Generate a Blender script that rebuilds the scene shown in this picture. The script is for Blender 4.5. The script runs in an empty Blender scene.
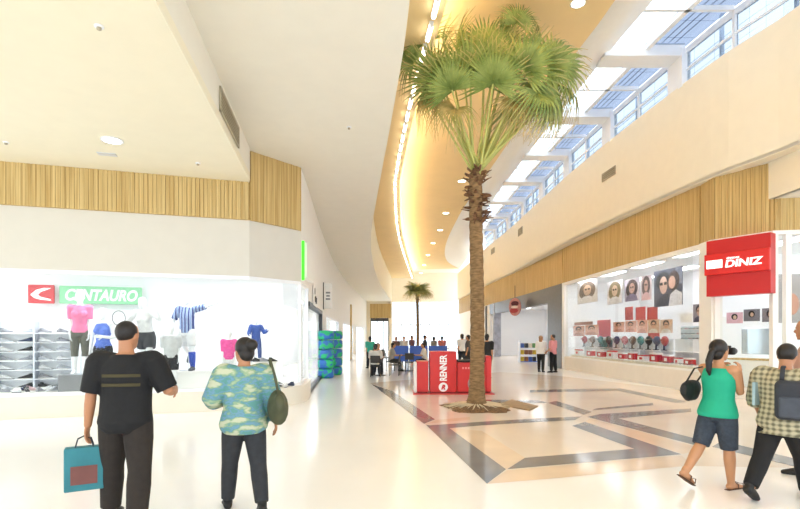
import bpy, bmesh, math, random
from mathutils import Vector, Matrix, noise
random.seed(7)
S = bpy.context.scene
COL = S.collection
PI = math.pi
V = Vector
F, CX, HZ, EYE = 500.0, 400.0, 336.0, 1.65     # focal length in px, principal column, horizon row, eye height

def at(u, v, Y):            # point seen at (u, v) standing at distance Y
    return V(((u-CX)/F*Y, Y, EYE+(HZ-v)/F*Y))
def gr(u, v):               # ground point seen at (u, v)
    Y = EYE*F/(v-HZ)
    return V(((u-CX)/F*Y, Y, 0))

# ---------------------------------------------------------------- materials
def lin(c):
    if isinstance(c, str):
        c = [int(c[i:i+2], 16)/255 for i in (0, 2, 4)]
    return tuple((x/12.92 if x <= .04045 else ((x+.055)/1.055)**2.4) for x in c)
MATS = {}
def mat(name, c, rough=.5, var=.06, scale=3.0, stretch=(1,1,1), c2=None, metal=0, spec=.5, bump=0, emit=None, es=0, detail=3, lo=.35, hi=.65):
    if name in MATS: return MATS[name]
    m = bpy.data.materials.new(name); m.use_nodes = True
    nt = m.node_tree; b = nt.nodes['Principled BSDF']
    b.inputs['Roughness'].default_value = rough
    b.inputs['Metallic'].default_value = metal
    b.inputs['Specular IOR Level'].default_value = spec
    c = lin(c)
    k2 = lin(c2) if c2 else tuple(max(0, x*(1-var*2)) for x in c)
    tc = nt.nodes.new('ShaderNodeTexCoord'); mp = nt.nodes.new('ShaderNodeMapping')
    mp.inputs['Scale'].default_value = stretch
    nz = nt.nodes.new('ShaderNodeTexNoise'); nz.inputs['Scale'].default_value = scale; nz.inputs['Detail'].default_value = detail
    cr = nt.nodes.new('ShaderNodeValToRGB')
    cr.color_ramp.elements[0].position = lo; cr.color_ramp.elements[1].position = hi
    cr.color_ramp.elements[0].color = (*k2, 1); cr.color_ramp.elements[1].color = (*c, 1)
    nt.links.new(tc.outputs['Object'], mp.inputs['Vector']); nt.links.new(mp.outputs[0], nz.inputs['Vector'])
    nt.links.new(nz.outputs['Fac'], cr.inputs['Fac']); nt.links.new(cr.outputs['Color'], b.inputs['Base Color'])
    if bump:
        bp = nt.nodes.new('ShaderNodeBump'); bp.inputs['Strength'].default_value = bump; bp.inputs['Distance'].default_value = .02
        nt.links.new(nz.outputs['Fac'], bp.inputs['Height']); nt.links.new(bp.outputs[0], b.inputs['Normal'])
    if emit:
        b.inputs['Emission Color'].default_value = (*lin(emit), 1); b.inputs['Emission Strength'].default_value = es
    MATS[name] = m
    return m
def glass(name, tint=(1,1,1), refl=.06):
    if name in MATS: return MATS[name]
    m = bpy.data.materials.new(name); m.use_nodes = True; nt = m.node_tree
    nt.nodes.remove(nt.nodes['Principled BSDF'])
    tr = nt.nodes.new('ShaderNodeBsdfTransparent'); tr.inputs[0].default_value = (*tint, 1)
    gl = nt.nodes.new('ShaderNodeBsdfGlossy'); gl.inputs['Roughness'].default_value = .02
    mx = nt.nodes.new('ShaderNodeMixShader'); lw = nt.nodes.new('ShaderNodeLayerWeight'); lw.inputs['Blend'].default_value = .25
    mt = nt.nodes.new('ShaderNodeMath'); mt.operation = 'MULTIPLY'; mt.inputs[1].default_value = refl*3
    nt.links.new(lw.outputs['Fresnel'], mt.inputs[0]); nt.links.new(mt.outputs[0], mx.inputs[0])
    nt.links.new(tr.outputs[0], mx.inputs[1]); nt.links.new(gl.outputs[0], mx.inputs[2])
    nt.links.new(mx.outputs[0], nt.nodes['Material Output'].inputs['Surface'])
    MATS[name] = m
    return m
def emis(name, c, s):
    return mat(name, c, .5, 0, emit=c, es=s)

M_ceil = mat('cream_plaster', 'e9e5d9', .85, .01)
M_ceil2 = mat('warm_cream_plaster', 'ede6d0', .85, .01)
M_gold = mat('gold_paint', 'ecd3a0', .8, .02, 1.0)
M_cream = mat('cream_wall_paint', 'f1e8d3', .8, .01)
M_white = mat('white_paint', 'f5f4f0', .6, .01)
M_bulk = mat('bulkhead_paint', 'd5d1c8', .7, .01)
M_wood = mat('bamboo_slats', 'd8be84', .55, .1, 1.0, (30, 30, .5), c2='ae8d4f', lo=.3, hi=.72)
M_steel = mat('pale_metal', 'd8dde6', .35, .03, metal=.3)
M_frame = mat('white_metal', 'f2f4f8', .4, .01)
M_dark = mat('dark_metal', '2a2b2e', .4, .1)
M_grey = mat('vent_grey', 'b0a68f', .5, .05)
M_black = mat('matt_black', '121213', .6, .1)
M_glass = glass('clear_glass', (.97, .985, .98))
M_skyglass = glass('sky_glass', (.93, .97, 1.0), .04)
M_blueglass = glass('blue_glass', (.46, .50, .57), .04)
M_red = mat('red_laminate', 'cf2a28', .35, .03)
M_redsign = mat('red_sign_panel', 'c81f20', .4, .03)
M_whitetext = mat('white_lettering', 'fbfbfb', .4, 0)
M_skin = mat('skin', 'b9825f', .5, .05)
M_hair = mat('dark_hair', '1b1412', .5, .2, 40)
M_mann = mat('white_mannequin_gloss', 'eef0f2', .3, .01)

# ---------------------------------------------------------------- object helpers
def tag(o, label=None, cat=None, group=None, kind=None):
    if label: o['label'] = label
    if cat: o['category'] = cat
    if group: o['group'] = group
    if kind: o['kind'] = kind
    return o
def empty(name, loc=(0,0,0), rz=0, label=None, cat=None, group=None, parent=None):
    o = bpy.data.objects.new(name, None); COL.objects.link(o)
    o.empty_display_size = .1
    o.location = loc; o.rotation_euler = (0,0,rz)
    if parent: o.parent = parent
    return tag(o, label, cat, group)
def obj(name, bm, m, parent=None, smooth=False, loc=None, rot=None):
    if isinstance(bm, bmesh.types.BMesh):
        bmesh.ops.recalc_face_normals(bm, faces=bm.faces)
        me = bpy.data.meshes.new(name); bm.to_mesh(me); bm.free()
    else: me = bm
    ms = m if isinstance(m, (list, tuple)) else [m]
    if not len(me.materials):
        for x in ms: me.materials.append(x)
    if smooth:
        me.polygons.foreach_set('use_smooth', [True]*len(me.polygons))
    o = bpy.data.objects.new(name, me); COL.objects.link(o)
    if parent: o.parent = parent
    if loc is not None: o.location = loc
    if rot is not None: o.rotation_euler = rot
    return o
def struct(name, bm, m, label, cat, smooth=False):
    return tag(obj(name, bm, m, None, smooth), label, cat, None, 'structure')
def NB(): return bmesh.new()
def box(bm, c, s, R=None, mi=0):
    vs = []
    for dx in (-.5,.5):
        for dy in (-.5,.5):
            for dz in (-.5,.5):
                p = V((dx*s[0], dy*s[1], dz*s[2]))
                if R is not None: p = R @ p
                vs.append(bm.verts.new(V(c)+p))
    for f in ((0,1,3,2),(4,6,7,5),(0,4,5,1),(2,3,7,6),(0,2,6,4),(1,5,7,3)):
        bm.faces.new([vs[i] for i in f]).material_index = mi
    return vs
def bbox(bm, x0, x1, y0, y1, z0, z1, mi=0):
    return box(bm, ((x0+x1)/2,(y0+y1)/2,(z0+z1)/2), (abs(x1-x0),abs(y1-y0),abs(z1-z0)), None, mi)
def rbox(bm, c, s, r=.02, seg=2, R=None):
    b2 = NB(); box(b2, (0,0,0), s)
    bmesh.ops.bevel(b2, geom=b2.edges[:], offset=r, segments=seg, affect='EDGES', profile=.5)
    T = Matrix.Translation(V(c)) @ (R.to_4x4() if R is not None else Matrix())
    merge(bm, b2, T)
def merge(bm, b2, T=None):
    mp = {}
    for v in b2.verts: mp[v] = bm.verts.new(T @ v.co if T is not None else v.co)
    for f in b2.faces:
        nf = bm.faces.new([mp[v] for v in f.verts]); nf.material_index = f.material_index
    b2.free()
def rz(a): return Matrix.Rotation(a, 3, 'Z')
def slab(bm, poly, z0, z1, mi=0):
    lo = [bm.verts.new((p[0],p[1],z0)) for p in poly]; hi = [bm.verts.new((p[0],p[1],z1)) for p in poly]
    n = len(poly)
    bm.faces.new(lo[::-1]).material_index = mi; bm.faces.new(hi).material_index = mi
    for i in range(n):
        j = (i+1) % n
        bm.faces.new((lo[i],lo[j],hi[j],hi[i])).material_index = mi
def strip_slab(bm, A, B, z0, z1):      # slab between two polylines with equal counts
    for i in range(len(A)-1):
        slab(bm, [A[i], A[i+1], B[i+1], B[i]], z0, z1)
    bmesh.ops.remove_doubles(bm, verts=bm.verts, dist=1e-4)
    seen = {}
    for f in list(bm.faces):            # drop the inner walls
        k = tuple(sorted(v.index for v in f.verts))
    bm.verts.index_update()
    for f in bm.faces:
        k = tuple(sorted(v.index for v in f.verts)); seen.setdefault(k, []).append(f)
    dead = [f for fs in seen.values() if len(fs) > 1 for f in fs]
    if dead: bmesh.ops.delete(bm, geom=dead, context='FACES_ONLY')
def offset(pts, d):
    out = []
    for i, p in enumerate(pts):
        p = V((p[0],p[1]))
        a = V(pts[max(0,i-1)][:2]); b = V(pts[min(len(pts)-1,i+1)][:2])
        if 0 < i < len(pts)-1:
            t1 = (p-a).normalized(); t2 = (b-p).normalized()
            n1 = V((-t1.y,t1.x)); n2 = V((-t2.y,t2.x)); n = (n1+n2).normalized()
            n = n/max(.3, n.dot(n1))
        else:
            t = (b-a).normalized(); n = V((-t.y,t.x))
        out.append(p+n*d)
    return out
def wall(bm, pts, z0, z1, th):          # th > 0: thickness grows to the left of the direction of travel
    strip_slab(bm, [V(p[:2]) for p in pts], offset(pts, th), z0, z1)
def cr(pts, n=6):                       # Catmull-Rom through plan points
    P = [V(p) for p in pts]; out = []
    for i in range(len(P)-1):
        p0 = P[max(0,i-1)]; p1 = P[i]; p2 = P[i+1]; p3 = P[min(len(P)-1,i+2)]
        for k in range(n):
            t = k/n
            out.append(.5*((2*p1)+(p2-p0)*t+(2*p0-5*p1+4*p2-p3)*t*t+(3*p1-p0-3*p2+p3)*t**3))
    out.append(P[-1]); return out
def resample(pts, step):
    out = [V(pts[0])]; acc = 0
    for a, b in zip(pts, pts[1:]):
        a = V(a); b = V(b); L = (b-a).length; t = step-acc
        while t <= L:
            out.append(a+(b-a)*(t/L)); t += step
        acc = (acc+L) % step
    return out
def ring(bm, c, ax, ay, n):
    return [bm.verts.new(c+ax*math.cos(2*PI*k/n)+ay*math.sin(2*PI*k/n)) for k in range(n)]
def loft(bm, rings, cap=True, mi=0):
    n = len(rings[0])
    for a, b in zip(rings, rings[1:]):
        for k in range(n):
            bm.faces.new((a[k],a[(k+1)%n],b[(k+1)%n],b[k])).material_index = mi
    if cap:
        bm.faces.new(rings[0][::-1]).material_index = mi; bm.faces.new(rings[-1]).material_index = mi
def tube(bm, pts, rs, n=12, rnd=False, side=None, mi=0):
    pts = [V(p) for p in pts]
    if not isinstance(rs, (list, tuple)): rs = [rs]*len(pts)
    rs = [(r, r) if not isinstance(r, (list, tuple)) else r for r in rs]
    if rnd:
        d0 = (pts[0]-pts[1]).normalized(); d1 = (pts[-1]-pts[-2]).normalized()
        e0 = [(pts[0]+d0*min(rs[0])*math.sin(t), (rs[0][0]*math.cos(t), rs[0][1]*math.cos(t))) for t in (1.4,1.0,.5)]
        e1 = [(pts[-1]+d1*min(rs[-1])*math.sin(t), (rs[-1][0]*math.cos(t), rs[-1][1]*math.cos(t))) for t in (.5,1.0,1.4)]
        pts = [p for p,_ in e0]+pts+[p for p,_ in e1]; rs = [r for _,r in e0]+rs+[r for _,r in e1]
    R = []; px = None
    for i, p in enumerate(pts):
        t = (pts[min(i+1,len(pts)-1)]-pts[max(0,i-1)]).normalized()
        if px is None:
            h = V(side) if side is not None else (V((1,0,0)) if abs(t.x) < .8 else V((0,1,0)))
        else: h = px
        ax = (h-t*h.dot(t))
        if ax.length < 1e-5: ax = t.orthogonal()
        ax.normalize(); px = ax
        ay = t.cross(ax)
        R.append(ring(bm, p, ax*rs[i][0], ay*rs[i][1], n))
    loft(bm, R, mi=mi)
def lathe(bm, prof, c=(0,0,0), n=20, mi=0):
    c = V(c)
    loft(bm, [ring(bm, c+V((0,0,z)), V((r,0,0)), V((0,r,0)), n) for r, z in prof], mi=mi)
def ellip(bm, c, r, R=None, seg=14, rings=9, mi=0):
    c = V(c); rr = []
    for i in range(1, rings):
        a = -PI/2+PI*i/rings
        ca, sa = math.cos(a), math.sin(a)
        row = []
        for k in range(seg):
            b = 2*PI*k/seg
            p = V((r[0]*ca*math.cos(b), r[1]*ca*math.sin(b), r[2]*sa))
            if R is not None: p = R @ p
            row.append(bm.verts.new(c+p))
        rr.append(row)
    loft(bm, rr, mi=mi)
def text_mesh(body, size, ext=.01, bold=0, shear=0, align='CENTER'):
    cu = bpy.data.curves.new('lettering', 'FONT'); cu.body = body; cu.size = size; cu.extrude = ext; cu.offset = bold; cu.shear = shear
    cu.align_x = align; cu.align_y = 'CENTER'
    o = bpy.data.objects.new('lettering', cu); COL.objects.link(o)
    dg = bpy.context.evaluated_depsgraph_get()
    me = bpy.data.meshes.new_from_object(o.evaluated_get(dg)); bpy.data.objects.remove(o)
    return me
def fit_text(me, w, h, sx=None):        # scale lettering to a width and height, centred
    xs = [v.co.x for v in me.vertices]; ys = [v.co.y for v in me.vertices]
    cx, cy = (max(xs)+min(xs))/2, (max(ys)+min(ys))/2
    fx, fy = w/(max(xs)-min(xs)), h/(max(ys)-min(ys))
    for v in me.vertices: v.co.x = (v.co.x-cx)*fx; v.co.y = (v.co.y-cy)*fy
    return me
def remesh(bm, vox, it=3):
    bmesh.ops.recalc_face_normals(bm, faces=bm.faces)
    me = bpy.data.meshes.new('blend'); bm.to_mesh(me); bm.free()
    o = bpy.data.objects.new('blend', me); COL.objects.link(o)
    m = o.modifiers.new('r', 'REMESH'); m.mode = 'VOXEL'; m.voxel_size = vox
    s = o.modifiers.new('s', 'SMOOTH'); s.factor = .5; s.iterations = it
    dg = bpy.context.evaluated_depsgraph_get()
    out = bpy.data.meshes.new_from_object(o.evaluated_get(dg)); bpy.data.objects.remove(o)
    out.materials.clear()
    out.polygons.foreach_set('use_smooth', [True]*len(out.polygons))
    return out
def copy_tree(o, parent=None):
    c = o.copy(); COL.objects.link(c)
    if parent is not None: c.parent = parent
    for ch in list(o.children): copy_tree(ch, c)
    return c
ORD = ['first','second','third','fourth','fifth','sixth','seventh','eighth','ninth','tenth','eleventh','twelfth']

# ================================================================ plan curves
LF0, LF1, LC = V((-14, 8.095)), V((-3.39, 11.25)), V((-2.45, 12.4))         # left shop front and its canted corner
LCOR = cr([(-2.45,12.4),(-2.62,14.5),(-3.12,20.0),(-3.7,28),(-4.05,37),(-4.1,48),(-4.0,60)], 4)   # left side of the corridor
Wc = cr([(.5,-5),(.35,1),(.12,6.17),(-.09,8.8),(-.5,13),(-.98,18),(-1.25,21.6),(-1.5,27),(-1.62,40),(-1.0,60)], 5)
Tc = cr([(1.3,-5),(1.15,1),(.98,6.5),(.76,10.3),(.45,13.2),(.16,16.5),(-.12,20.5),(-.23,24),(0,36),(1.5,60)], 5)
Gc = cr([(5.2,-5),(5.2,6),(5.09,11.83),(4.95,14),(4.5,20),(4.15,27),(3.9,33),(4.0,44),(5.0,53),(7.0,59)], 5)
Sc = cr([(7.0,-5),(6.8,6),(6.45,12.6),(6.3,15),(6.08,20.5),(5.88,28),(5.82,33),(5.95,38.5),(6.5,42),(7.1,43.5)], 5)
Uc = cr([(9.15,-5),(9.15,3),(9.12,8),(9.06,11.35),(8.55,13.8),(8.1,18.4),(7.85,22.5),(7.75,27),(7.65,35),(7.3,43.5),(6.9,60)], 5)
Rc = cr([(8.72,14.4),(8.4,18.4),(8.2,25)], 5)
Rc2 = cr([(8.2,25),(8.0,33),(7.55,43),(7.1,60)], 5)
RF0, RF1, RF2 = V((8.66,13.75)), V((9.42,12.6)), V((24,10.3))
Z_LOW, Z_MAIN, Z_SOF, Z_GOLD, Z_GLASS, Z_UT, Z_UB = 5.1, 5.8, 8.6, 9.6, 10.2, 9.15, 6.0

# ================================================================ floor with stone inlay
b = NB()
slab(b, [(-16,-6),(25,-6),(25,72),(-16,72)], -.2, 0, 0)
INL = [  # (material slot, corner points as seen in the photograph's frame, all lying on the ground)
 (2, [(426,425),(487,484),(690,466),(800,468),(800,398),(700,392),(560,376),(500,372),(370,383)]),
 (1, [(426,425),(487,484),(506,469.5),(449,428)]),
 (1, [(372,384.5),(424,424),(435,419.5),(392,391)]),
 (1, [(428,425.6),(449,428.4),(482,425.6),(540,422),(575,420.2),(582,416.4),(540,418.4),(482,421.8)]),
 (1, [(507,469.5),(681.5,454.5),(585,422),(572,426),(634,449),(525,458)]),
 (1, [(587,417),(703,447.5),(712,443),(618,418.5),(691,412),(691,408.6),(600,414.2)]),
 (1, [(548,403),(556,401),(592,412),(584,415)]),
 (1, [(592,410.5),(596,408.5),(653,403),(653,405.4)]),
 (1, [(712,447),(800,468),(800,460),(722,441)]),
 (1, [(470,402.5),(548,403),(540,400.5),(470,399.5)]),
 (1, [(530,392.5),(618,391),(675,403),(690,402),(620,388.5),(530,390)]),
 (3, [(449,428),(506,469.5),(525,458),(482,431)]),
 (3, [(487,484),(507,470.5),(681.5,455.5),(692,465),(560,478)]),
 (3, [(584,422.5),(682,454),(706,450),(700,448),(590,418.5)]),
 (3, [(426,424),(470,420),(470,417),(436,420)]),
]
for k, (mi, px) in enumerate(INL):
    pl = [gr(*p) for p in px]
    f = b.faces.new([b.verts.new((p.x, p.y, .0012*(1+(k > 0)+(mi == 1)))) for p in pl]); f.material_index = mi
    f.normal_update()
    if f.normal.z < 0: f.normal_flip()
M_floor = mat('polished_white_floor', 'fcfaf7', .16, .015, .6)
M_inl_d = mat('grey_stone_inlay', '85868a', .12, .06, 2.0)
M_inl_l = mat('pale_stone_inlay', 'f2e6d8', .12, .03, 1.0)
M_inl_p = mat('peach_stone_inlay', 'efd9c0', .12, .05, 1.5)
me = bpy.data.meshes.new('floor'); b.to_mesh(me); b.free()
fo = obj('floor', me, [M_floor, M_inl_d, M_inl_l, M_inl_p])
tag(fo, 'polished white mall floor with grey and peach stone inlay', 'floor', None, 'structure')

# ================================================================ ceilings
BEAM = [V((-1.6,-5)), V((-2.0,1)), V((-2.51,5.13)), V((-3.32,11.06)), LF1]
b = NB(); slab(b, [(-16,-5), *[tuple(p) for p in BEAM], (LF0.x-2,LF0.y-.6)], Z_LOW, Z_LOW+.15)
struct('ceiling_left', b, M_ceil2, 'low cream ceiling over the sports shop window', 'ceiling')
b = NB(); wall(b, BEAM, Z_LOW+.15, Z_MAIN+.1, .12)
# the face of the step
struct('trim_1', b, M_ceil, 'cream step face beside the low ceiling', 'ceiling step')
b = NB()
poly = [tuple(p) for p in BEAM]+[tuple(LC)]+[tuple(p) for p in LCOR[1:]]+[tuple(p) for p in Wc[::-1]]
slab(b, poly, Z_MAIN, Z_MAIN+.12)
struct('ceiling', b, M_ceil, 'wide white ceiling with a curved edge above the walkway', 'ceiling')
b = NB(); wall(b, Wc, Z_MAIN+.12, Z_SOF+.1, .12)
struct('trim_2', b, M_ceil2, 'curved cream upstand rising from the white ceiling edge', 'ceiling edge')
Te = offset(Tc, -.22); b = NB(); strip_slab(b, Wc, Te, Z_SOF, Z_SOF+.12)
struct('ceiling_cove', b, M_gold, 'curved gold soffit beside the row of tube lights', 'ceiling')
Tin = offset(Tc, .15)
b = NB(); wall(b, Tin, Z_SOF+.12, Z_GOLD, .1)
struct('trim_3', b, M_gold, 'curved gold cove face above the tube lights', 'ceiling edge')
b = NB(); strip_slab(b, Tin, Gc, Z_GOLD, Z_GOLD+.12)
struct('ceiling_gold', b, M_gold, 'high gold ceiling between tube lights and skylight', 'ceiling')
b = NB()
A = [V((p.x,p.y,Z_GOLD)) for p in Gc]; B = [V((p.x,p.y,Z_GLASS)) for p in Sc]
A2 = [p+V((0,0,.12)) for p in A]; B2 = [p+V((0,0,.12)) for p in B]
va = [[b.verts.new(p) for p in L] for L in (A,B,B2,A2)]
for i in range(len(A)-1):
    for q in range(4):
        b.faces.new((va[q][i],va[q][i+1],va[(q+1)%4][i+1],va[(q+1)%4][i]))
struct('trim_4', b, M_white, 'white sloping side of the skylight well', 'skylight side', True)
# far end of the well
b = NB()
ge = [p for p in Gc if p.y > 42]
pts = [V((p.x,p.y,Z_GOLD)) for p in ge]
# cap between well end and right wall
vs = [b.verts.new(v) for v in (V((7.1,43.5,Z_GLASS)), V((7.6,43.5,Z_GLASS)), V((7.6,59.5,Z_GOLD)), V((7.0,59,Z_GOLD)))]
b.faces.new(vs); b2 = bmesh.ops.extrude_face_region(b, geom=b.faces[:])
bmesh.ops.translate(b, verts=[v for v in b2['geom'] if isinstance(v, bmesh.types.BMVert)], vec=(0,0,.12))
struct('trim_5', b, M_white, 'white sloping end of the skylight well', 'skylight side')

# ================================================================ right upper wall, soffit, low ceiling
b = NB(); wall(b, Uc, Z_UB, Z_UT, -.3)
struct('wall_right', b, M_cream, 'tall curved cream wall under the skylight windows', 'wall', False)
b = NB(); slab(b, [(9.35,-5),(24.5,-5),(24.5,10.2),(9.42,12.6),(9.35,12.55)], Z_LOW, Z_LOW+.12)
struct('ceiling_right', b, M_ceil, 'low cream ceiling over the right shop corner', 'ceiling')
b = NB(); wall(b, [V((9.3,-5)),V((9.3,5)),V((9.3,12.62))], Z_LOW, Z_UB+.05, -.12)
struct('trim_6', b, M_cream, 'cream step face above the right shop corner', 'ceiling step')

# wood slat bands: one vertical slat pattern per band
def slats(bm, pts, z0, z1, side, pitch=.085):
    P = resample(pts, pitch)
    for a, c in zip(P, P[1:]):
        t = (c-a).normalized(); n = V((-t.y,t.x))*side
        R = rz(math.atan2(t.y,t.x)); m = (a+c)/2
        d = .05+.012*random.random()
        cc = m-n*(d/2-.0)
        box(bm, (cc.x,cc.y,(z0+z1)/2), (pitch*.93, d, z1-z0-random.random()*.006), R)
    # backing
    wall(bm, pts, z0, z1, .04*side)
b = NB(); slats(b, [LF0, LF1], 4.25, Z_LOW, 1); slats(b, [LF1, LC], 4.25, Z_MAIN, 1)
struct('wall_left_cladding', b, M_wood, 'bamboo slat band above the sports shop', 'wall cladding')
b = NB(); slats(b, Rc[::-1]+[], 4.3, Z_UB+.02, 1)
slats(b, Rc2[::-1], 4.3, Z_UB+.02, 1)
struct('wall_right_cladding', b, M_wood, 'long bamboo slat band above the eyewear shop', 'wall cladding')
b = NB(); slats(b, [V((8.72,14.4)), RF0, RF1], 4.3, Z_UB+.02, 1)
struct('wall_right_cladding.001', b, M_wood, 'canted bamboo slat panel above the red shop sign', 'wall cladding')
b = NB(); slats(b, [RF1, RF2], 4.3, Z_LOW, 1)
struct('wall_right_cladding.002', b, M_wood, 'bamboo slat strip under the right low ceiling', 'wall cladding')
# soffit closing the gap behind the upper wall
b = NB(); slab(b, [tuple(p) for p in Uc if p.y > 10.9]+[(7.2,60),(8.4,60),(8.6,44),(8.9,25),(9.2,15),(10.5,13),(10.5,10.9)], Z_UB+.02, Z_UB+.1)
struct('ceiling_soffit', b, M_ceil, 'narrow cream soffit above the bamboo band', 'ceiling')

# ================================================================ left shop shell
fe = (LF1-LF0).normalized(); fn = V((-fe.y, fe.x))
ang_l = math.atan2(fe.y, fe.x)
def lf(u, d):           # plan point in the sports shop seen in column u, d metres behind its glass line
    k = (u-CX)/F; m = fe.y/fe.x
    y = (LF1.y-m*LF1.x+d/fe.x)/(1-m*k)
    return V((k*y, y))
b = NB(); wall(b, [LF0, LF1, LC], 3.0, 4.25, .25)
struct('wall_left', b, M_bulk, 'pale bulkhead above the sports shop glass', 'wall')
b = NB(); wall(b, [LC]+LCOR[1:], 3.0, Z_MAIN, .25)
struct('wall_left.001', b, M_white, 'white upper wall along the left side of the walkway', 'wall')
# low plinth with rounded corner
pl = cr([LF0, LF0.lerp(LF1,.5), LF1+V((-.3,-.09)), LF1+V((.45,.38)), LC+V((0,.1)), V((-2.6,14.2))], 8)
b = NB(); wall(b, offset(pl, -.06), 0, .43, .3)
struct('trim_7', b, mat('pale_plinth','e9e3d5',.6,.01), 'low rounded plinth under the sports shop window', 'plinth')
fr = NB(); gl = NB()
wall(fr, offset([LF0,LF1,LC,LCOR[3]], .02), .43, .5, .08); wall(fr, offset([LF0,LF1,LC,LCOR[3]], .02), 2.92, 3.0, .08)
for p in (LC+V((-.03,.05)), V((-2.62,14.15))):
    bbox(fr, p.x-.06, p.x+.02, p.y-.03, p.y+.03, .43, 3.0)
wall(gl, offset([LF0, LF1, LC, V((-2.6,14.2))], .05), .5, 2.92, .012)
w1 = tag(obj('window_1', fr, M_frame), 'white framed sports shop display window', 'window', None, 'structure')
obj('pane', gl, M_glass, w1)
# interior
b = NB()
bk0, bk1 = LF0+fn*2.6, LF1+fn*2.6+fe*.0
INT = [LF0+fe*.1+fn*.3, LF1+fn*.3, LC+V((-.3,.1)), V((-2.95,14.2)), V((-3.0,15.4)), bk1+fe*-.2, LF0+fn*2.6]
slab(b, [tuple(p) for p in (LF0+fn*.12, LF1+fn*.12, LC+V((-.15,.1)), V((-2.85,14.2)), V((-2.95,15.2)), LF0+fn*2.9)], 0.02, .43)
struct('floor_display', b, M_white, 'white raised display floor inside the sports shop', 'display floor')
b = NB(); wall(b, [LF0+fn*2.7, LF1+fn*2.9+fe*.9], .43, 3.3, .12)
wall(b, [V((-2.95,15.15)), V((-2.75,14.25))], .43, 3.3, .06)
M_shopwhite = mat('bright_white_shop_wall', 'f6f7f8', .6, .005)
struct('wall_back', b, M_shopwhite, 'white back wall of the sports shop', 'wall')
b = NB(); slab(b, [tuple(p) for p in (LF0+fn*.26, LF1+fn*.26, LC+V((-.28,.1)), V((-2.9,14.2)), V((-3.4,20)), V((-6,20)), LF0+fn*2.9)], 3.3, 3.4)
struct('ceiling_shop', b, M_shopwhite, 'white ceiling inside the sports shop', 'ceiling')
M_panel = emis('light_panel_glow', 'f8faff', 9)
for i, s in enumerate((.18,.36,.54,.72,.9,1.07)):
    p = LF0.lerp(LF1, s)+fn*(.8 if s < 1 else 1.45)  # last panel is an extra, added to brighten the dim window corner
    t = empty('ceiling_light', (p.x,p.y,3.27), ang_l, f'{ORD[i]} square light panel from the left in the sports shop ceiling', 'ceiling light', 'light panels in the sports shop')
    q = NB(); box(q, (0,0,.01), (1.3,.7,.04)); obj('housing', q, M_frame, t)
    q = NB(); box(q, (0,0,-.02), (1.2,.6,.02)); obj('diffuser', q, M_panel, t)

# corridor side: doorway, walls below the bulkhead
b = NB()
def lcor_at(y):
    for a, c in zip(LCOR, LCOR[1:]):
        if a.y <= y <= c.y: return a.lerp(c, (y-a.y)/(c.y-a.y))
    return LCOR[-1]
def lcseg(y0, y1): return [lcor_at(y0)]+[p for p in LCOR if y0+.05 < p.y < y1-.05]+[lcor_at(y1)]
wall(b, lcseg(14.25,19.9), 2.62, 3.0, .2)
wall(b, lcseg(19.9,22.5), 0, 3.0, .2); wall(b, lcseg(32,35), 0, 3.0, .2); wall(b, lcseg(44,47), 0, 3.0, .2); wall(b, lcseg(56,60), 0, 3.0, .2)
wall(b, lcseg(22.5,32), 2.6, 3.0, .2); wall(b, lcseg(35,44), 2.6, 3.0, .2); wall(b, lcseg(47,56), 2.6, 3.0, .2)
struct('wall_left.002', b, M_white, 'white lower wall along the left side of the walkway', 'wall')
df = NB(); y0, y1 = 14.25, 19.85
wall(df, offset(lcseg(y0,y1), -.03), 2.5, 2.64, .14); wall(df, offset(lcseg(y0,y1), -.03), 0, .1, .14)
wall(df, offset(lcseg(y1-.22,y1), -.03), 0, 2.64, .14)
d1 = tag(obj('door_1', df, M_dark), 'dark framed glass shop entrance on the left walkway', 'door', None, 'structure')
q = NB(); wall(q, offset(lcseg(y0,y1-.22), .03), .1, 2.5, .012); obj('pane', q, M_glass, d1)
q = NB(); p = lcor_at(17.0); tube(q, [(p.x+.06,17,.9),(p.x+.06,17,1.5)], .018, 8); tube(q, [(p.x-.05,17,.95),(p.x+.06,17,.95)], .012, 6); obj('handle', q, M_steel, d1)
for i,(ya,yb) in enumerate(((22.5,32),(35,44),(47,56))):
    q = NB(); wall(q, lcseg(ya,ya+.12), 0, 2.6, .15); wall(q, lcseg(yb-.12,yb), 0, 2.6, .15); wall(q, lcseg(ya,yb), 2.5, 2.6, .15)
    d = tag(obj(f'door_{i+2}', q, M_frame), ['wide glazed white shop front after the left entrance','wide glazed white shop front midway along the left walkway','wide glazed white shop front near the far end of left walkway'][i], 'door', None, 'structure')
    q = NB(); wall(q, offset(lcseg(ya+.12,yb-.12), .05), 0, 2.5, .012); obj('pane', q, M_glass, d)
b = NB(); wall(b, [V((-6.2,15.2)), V((-6.6,60))], 0, 3.3, .1)
slab(b, [(-6.6,60),(-6.2,20),(-3.3,20),(-4.2,37),(-4.2,60)], 3.3, 3.4)
struct('wall_back.001', b, M_shopwhite, 'white walls inside the left walkway shops', 'wall')
for i, (x,y) in enumerate(((-4.6,17.2),(-4.4,24),(-4.6,29),(-5.0,37),(-5.0,42),(-5.0,49),(-5.0,54))):
    t = empty('ceiling_light', (x,y,3.27), PI/2, f'{ORD[i]} light panel from the entrance inside the left walkway shops', 'ceiling light', 'light panels in the walkway shops')
    q = NB(); box(q, (0,0,.01), (1.3,.7,.04)); obj('housing', q, M_frame, t)
    q = NB(); box(q, (0,0,-.02), (1.2,.6,.02)); obj('diffuser', q, emis('bright_panel_glow','f8faff',22), t)

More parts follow.
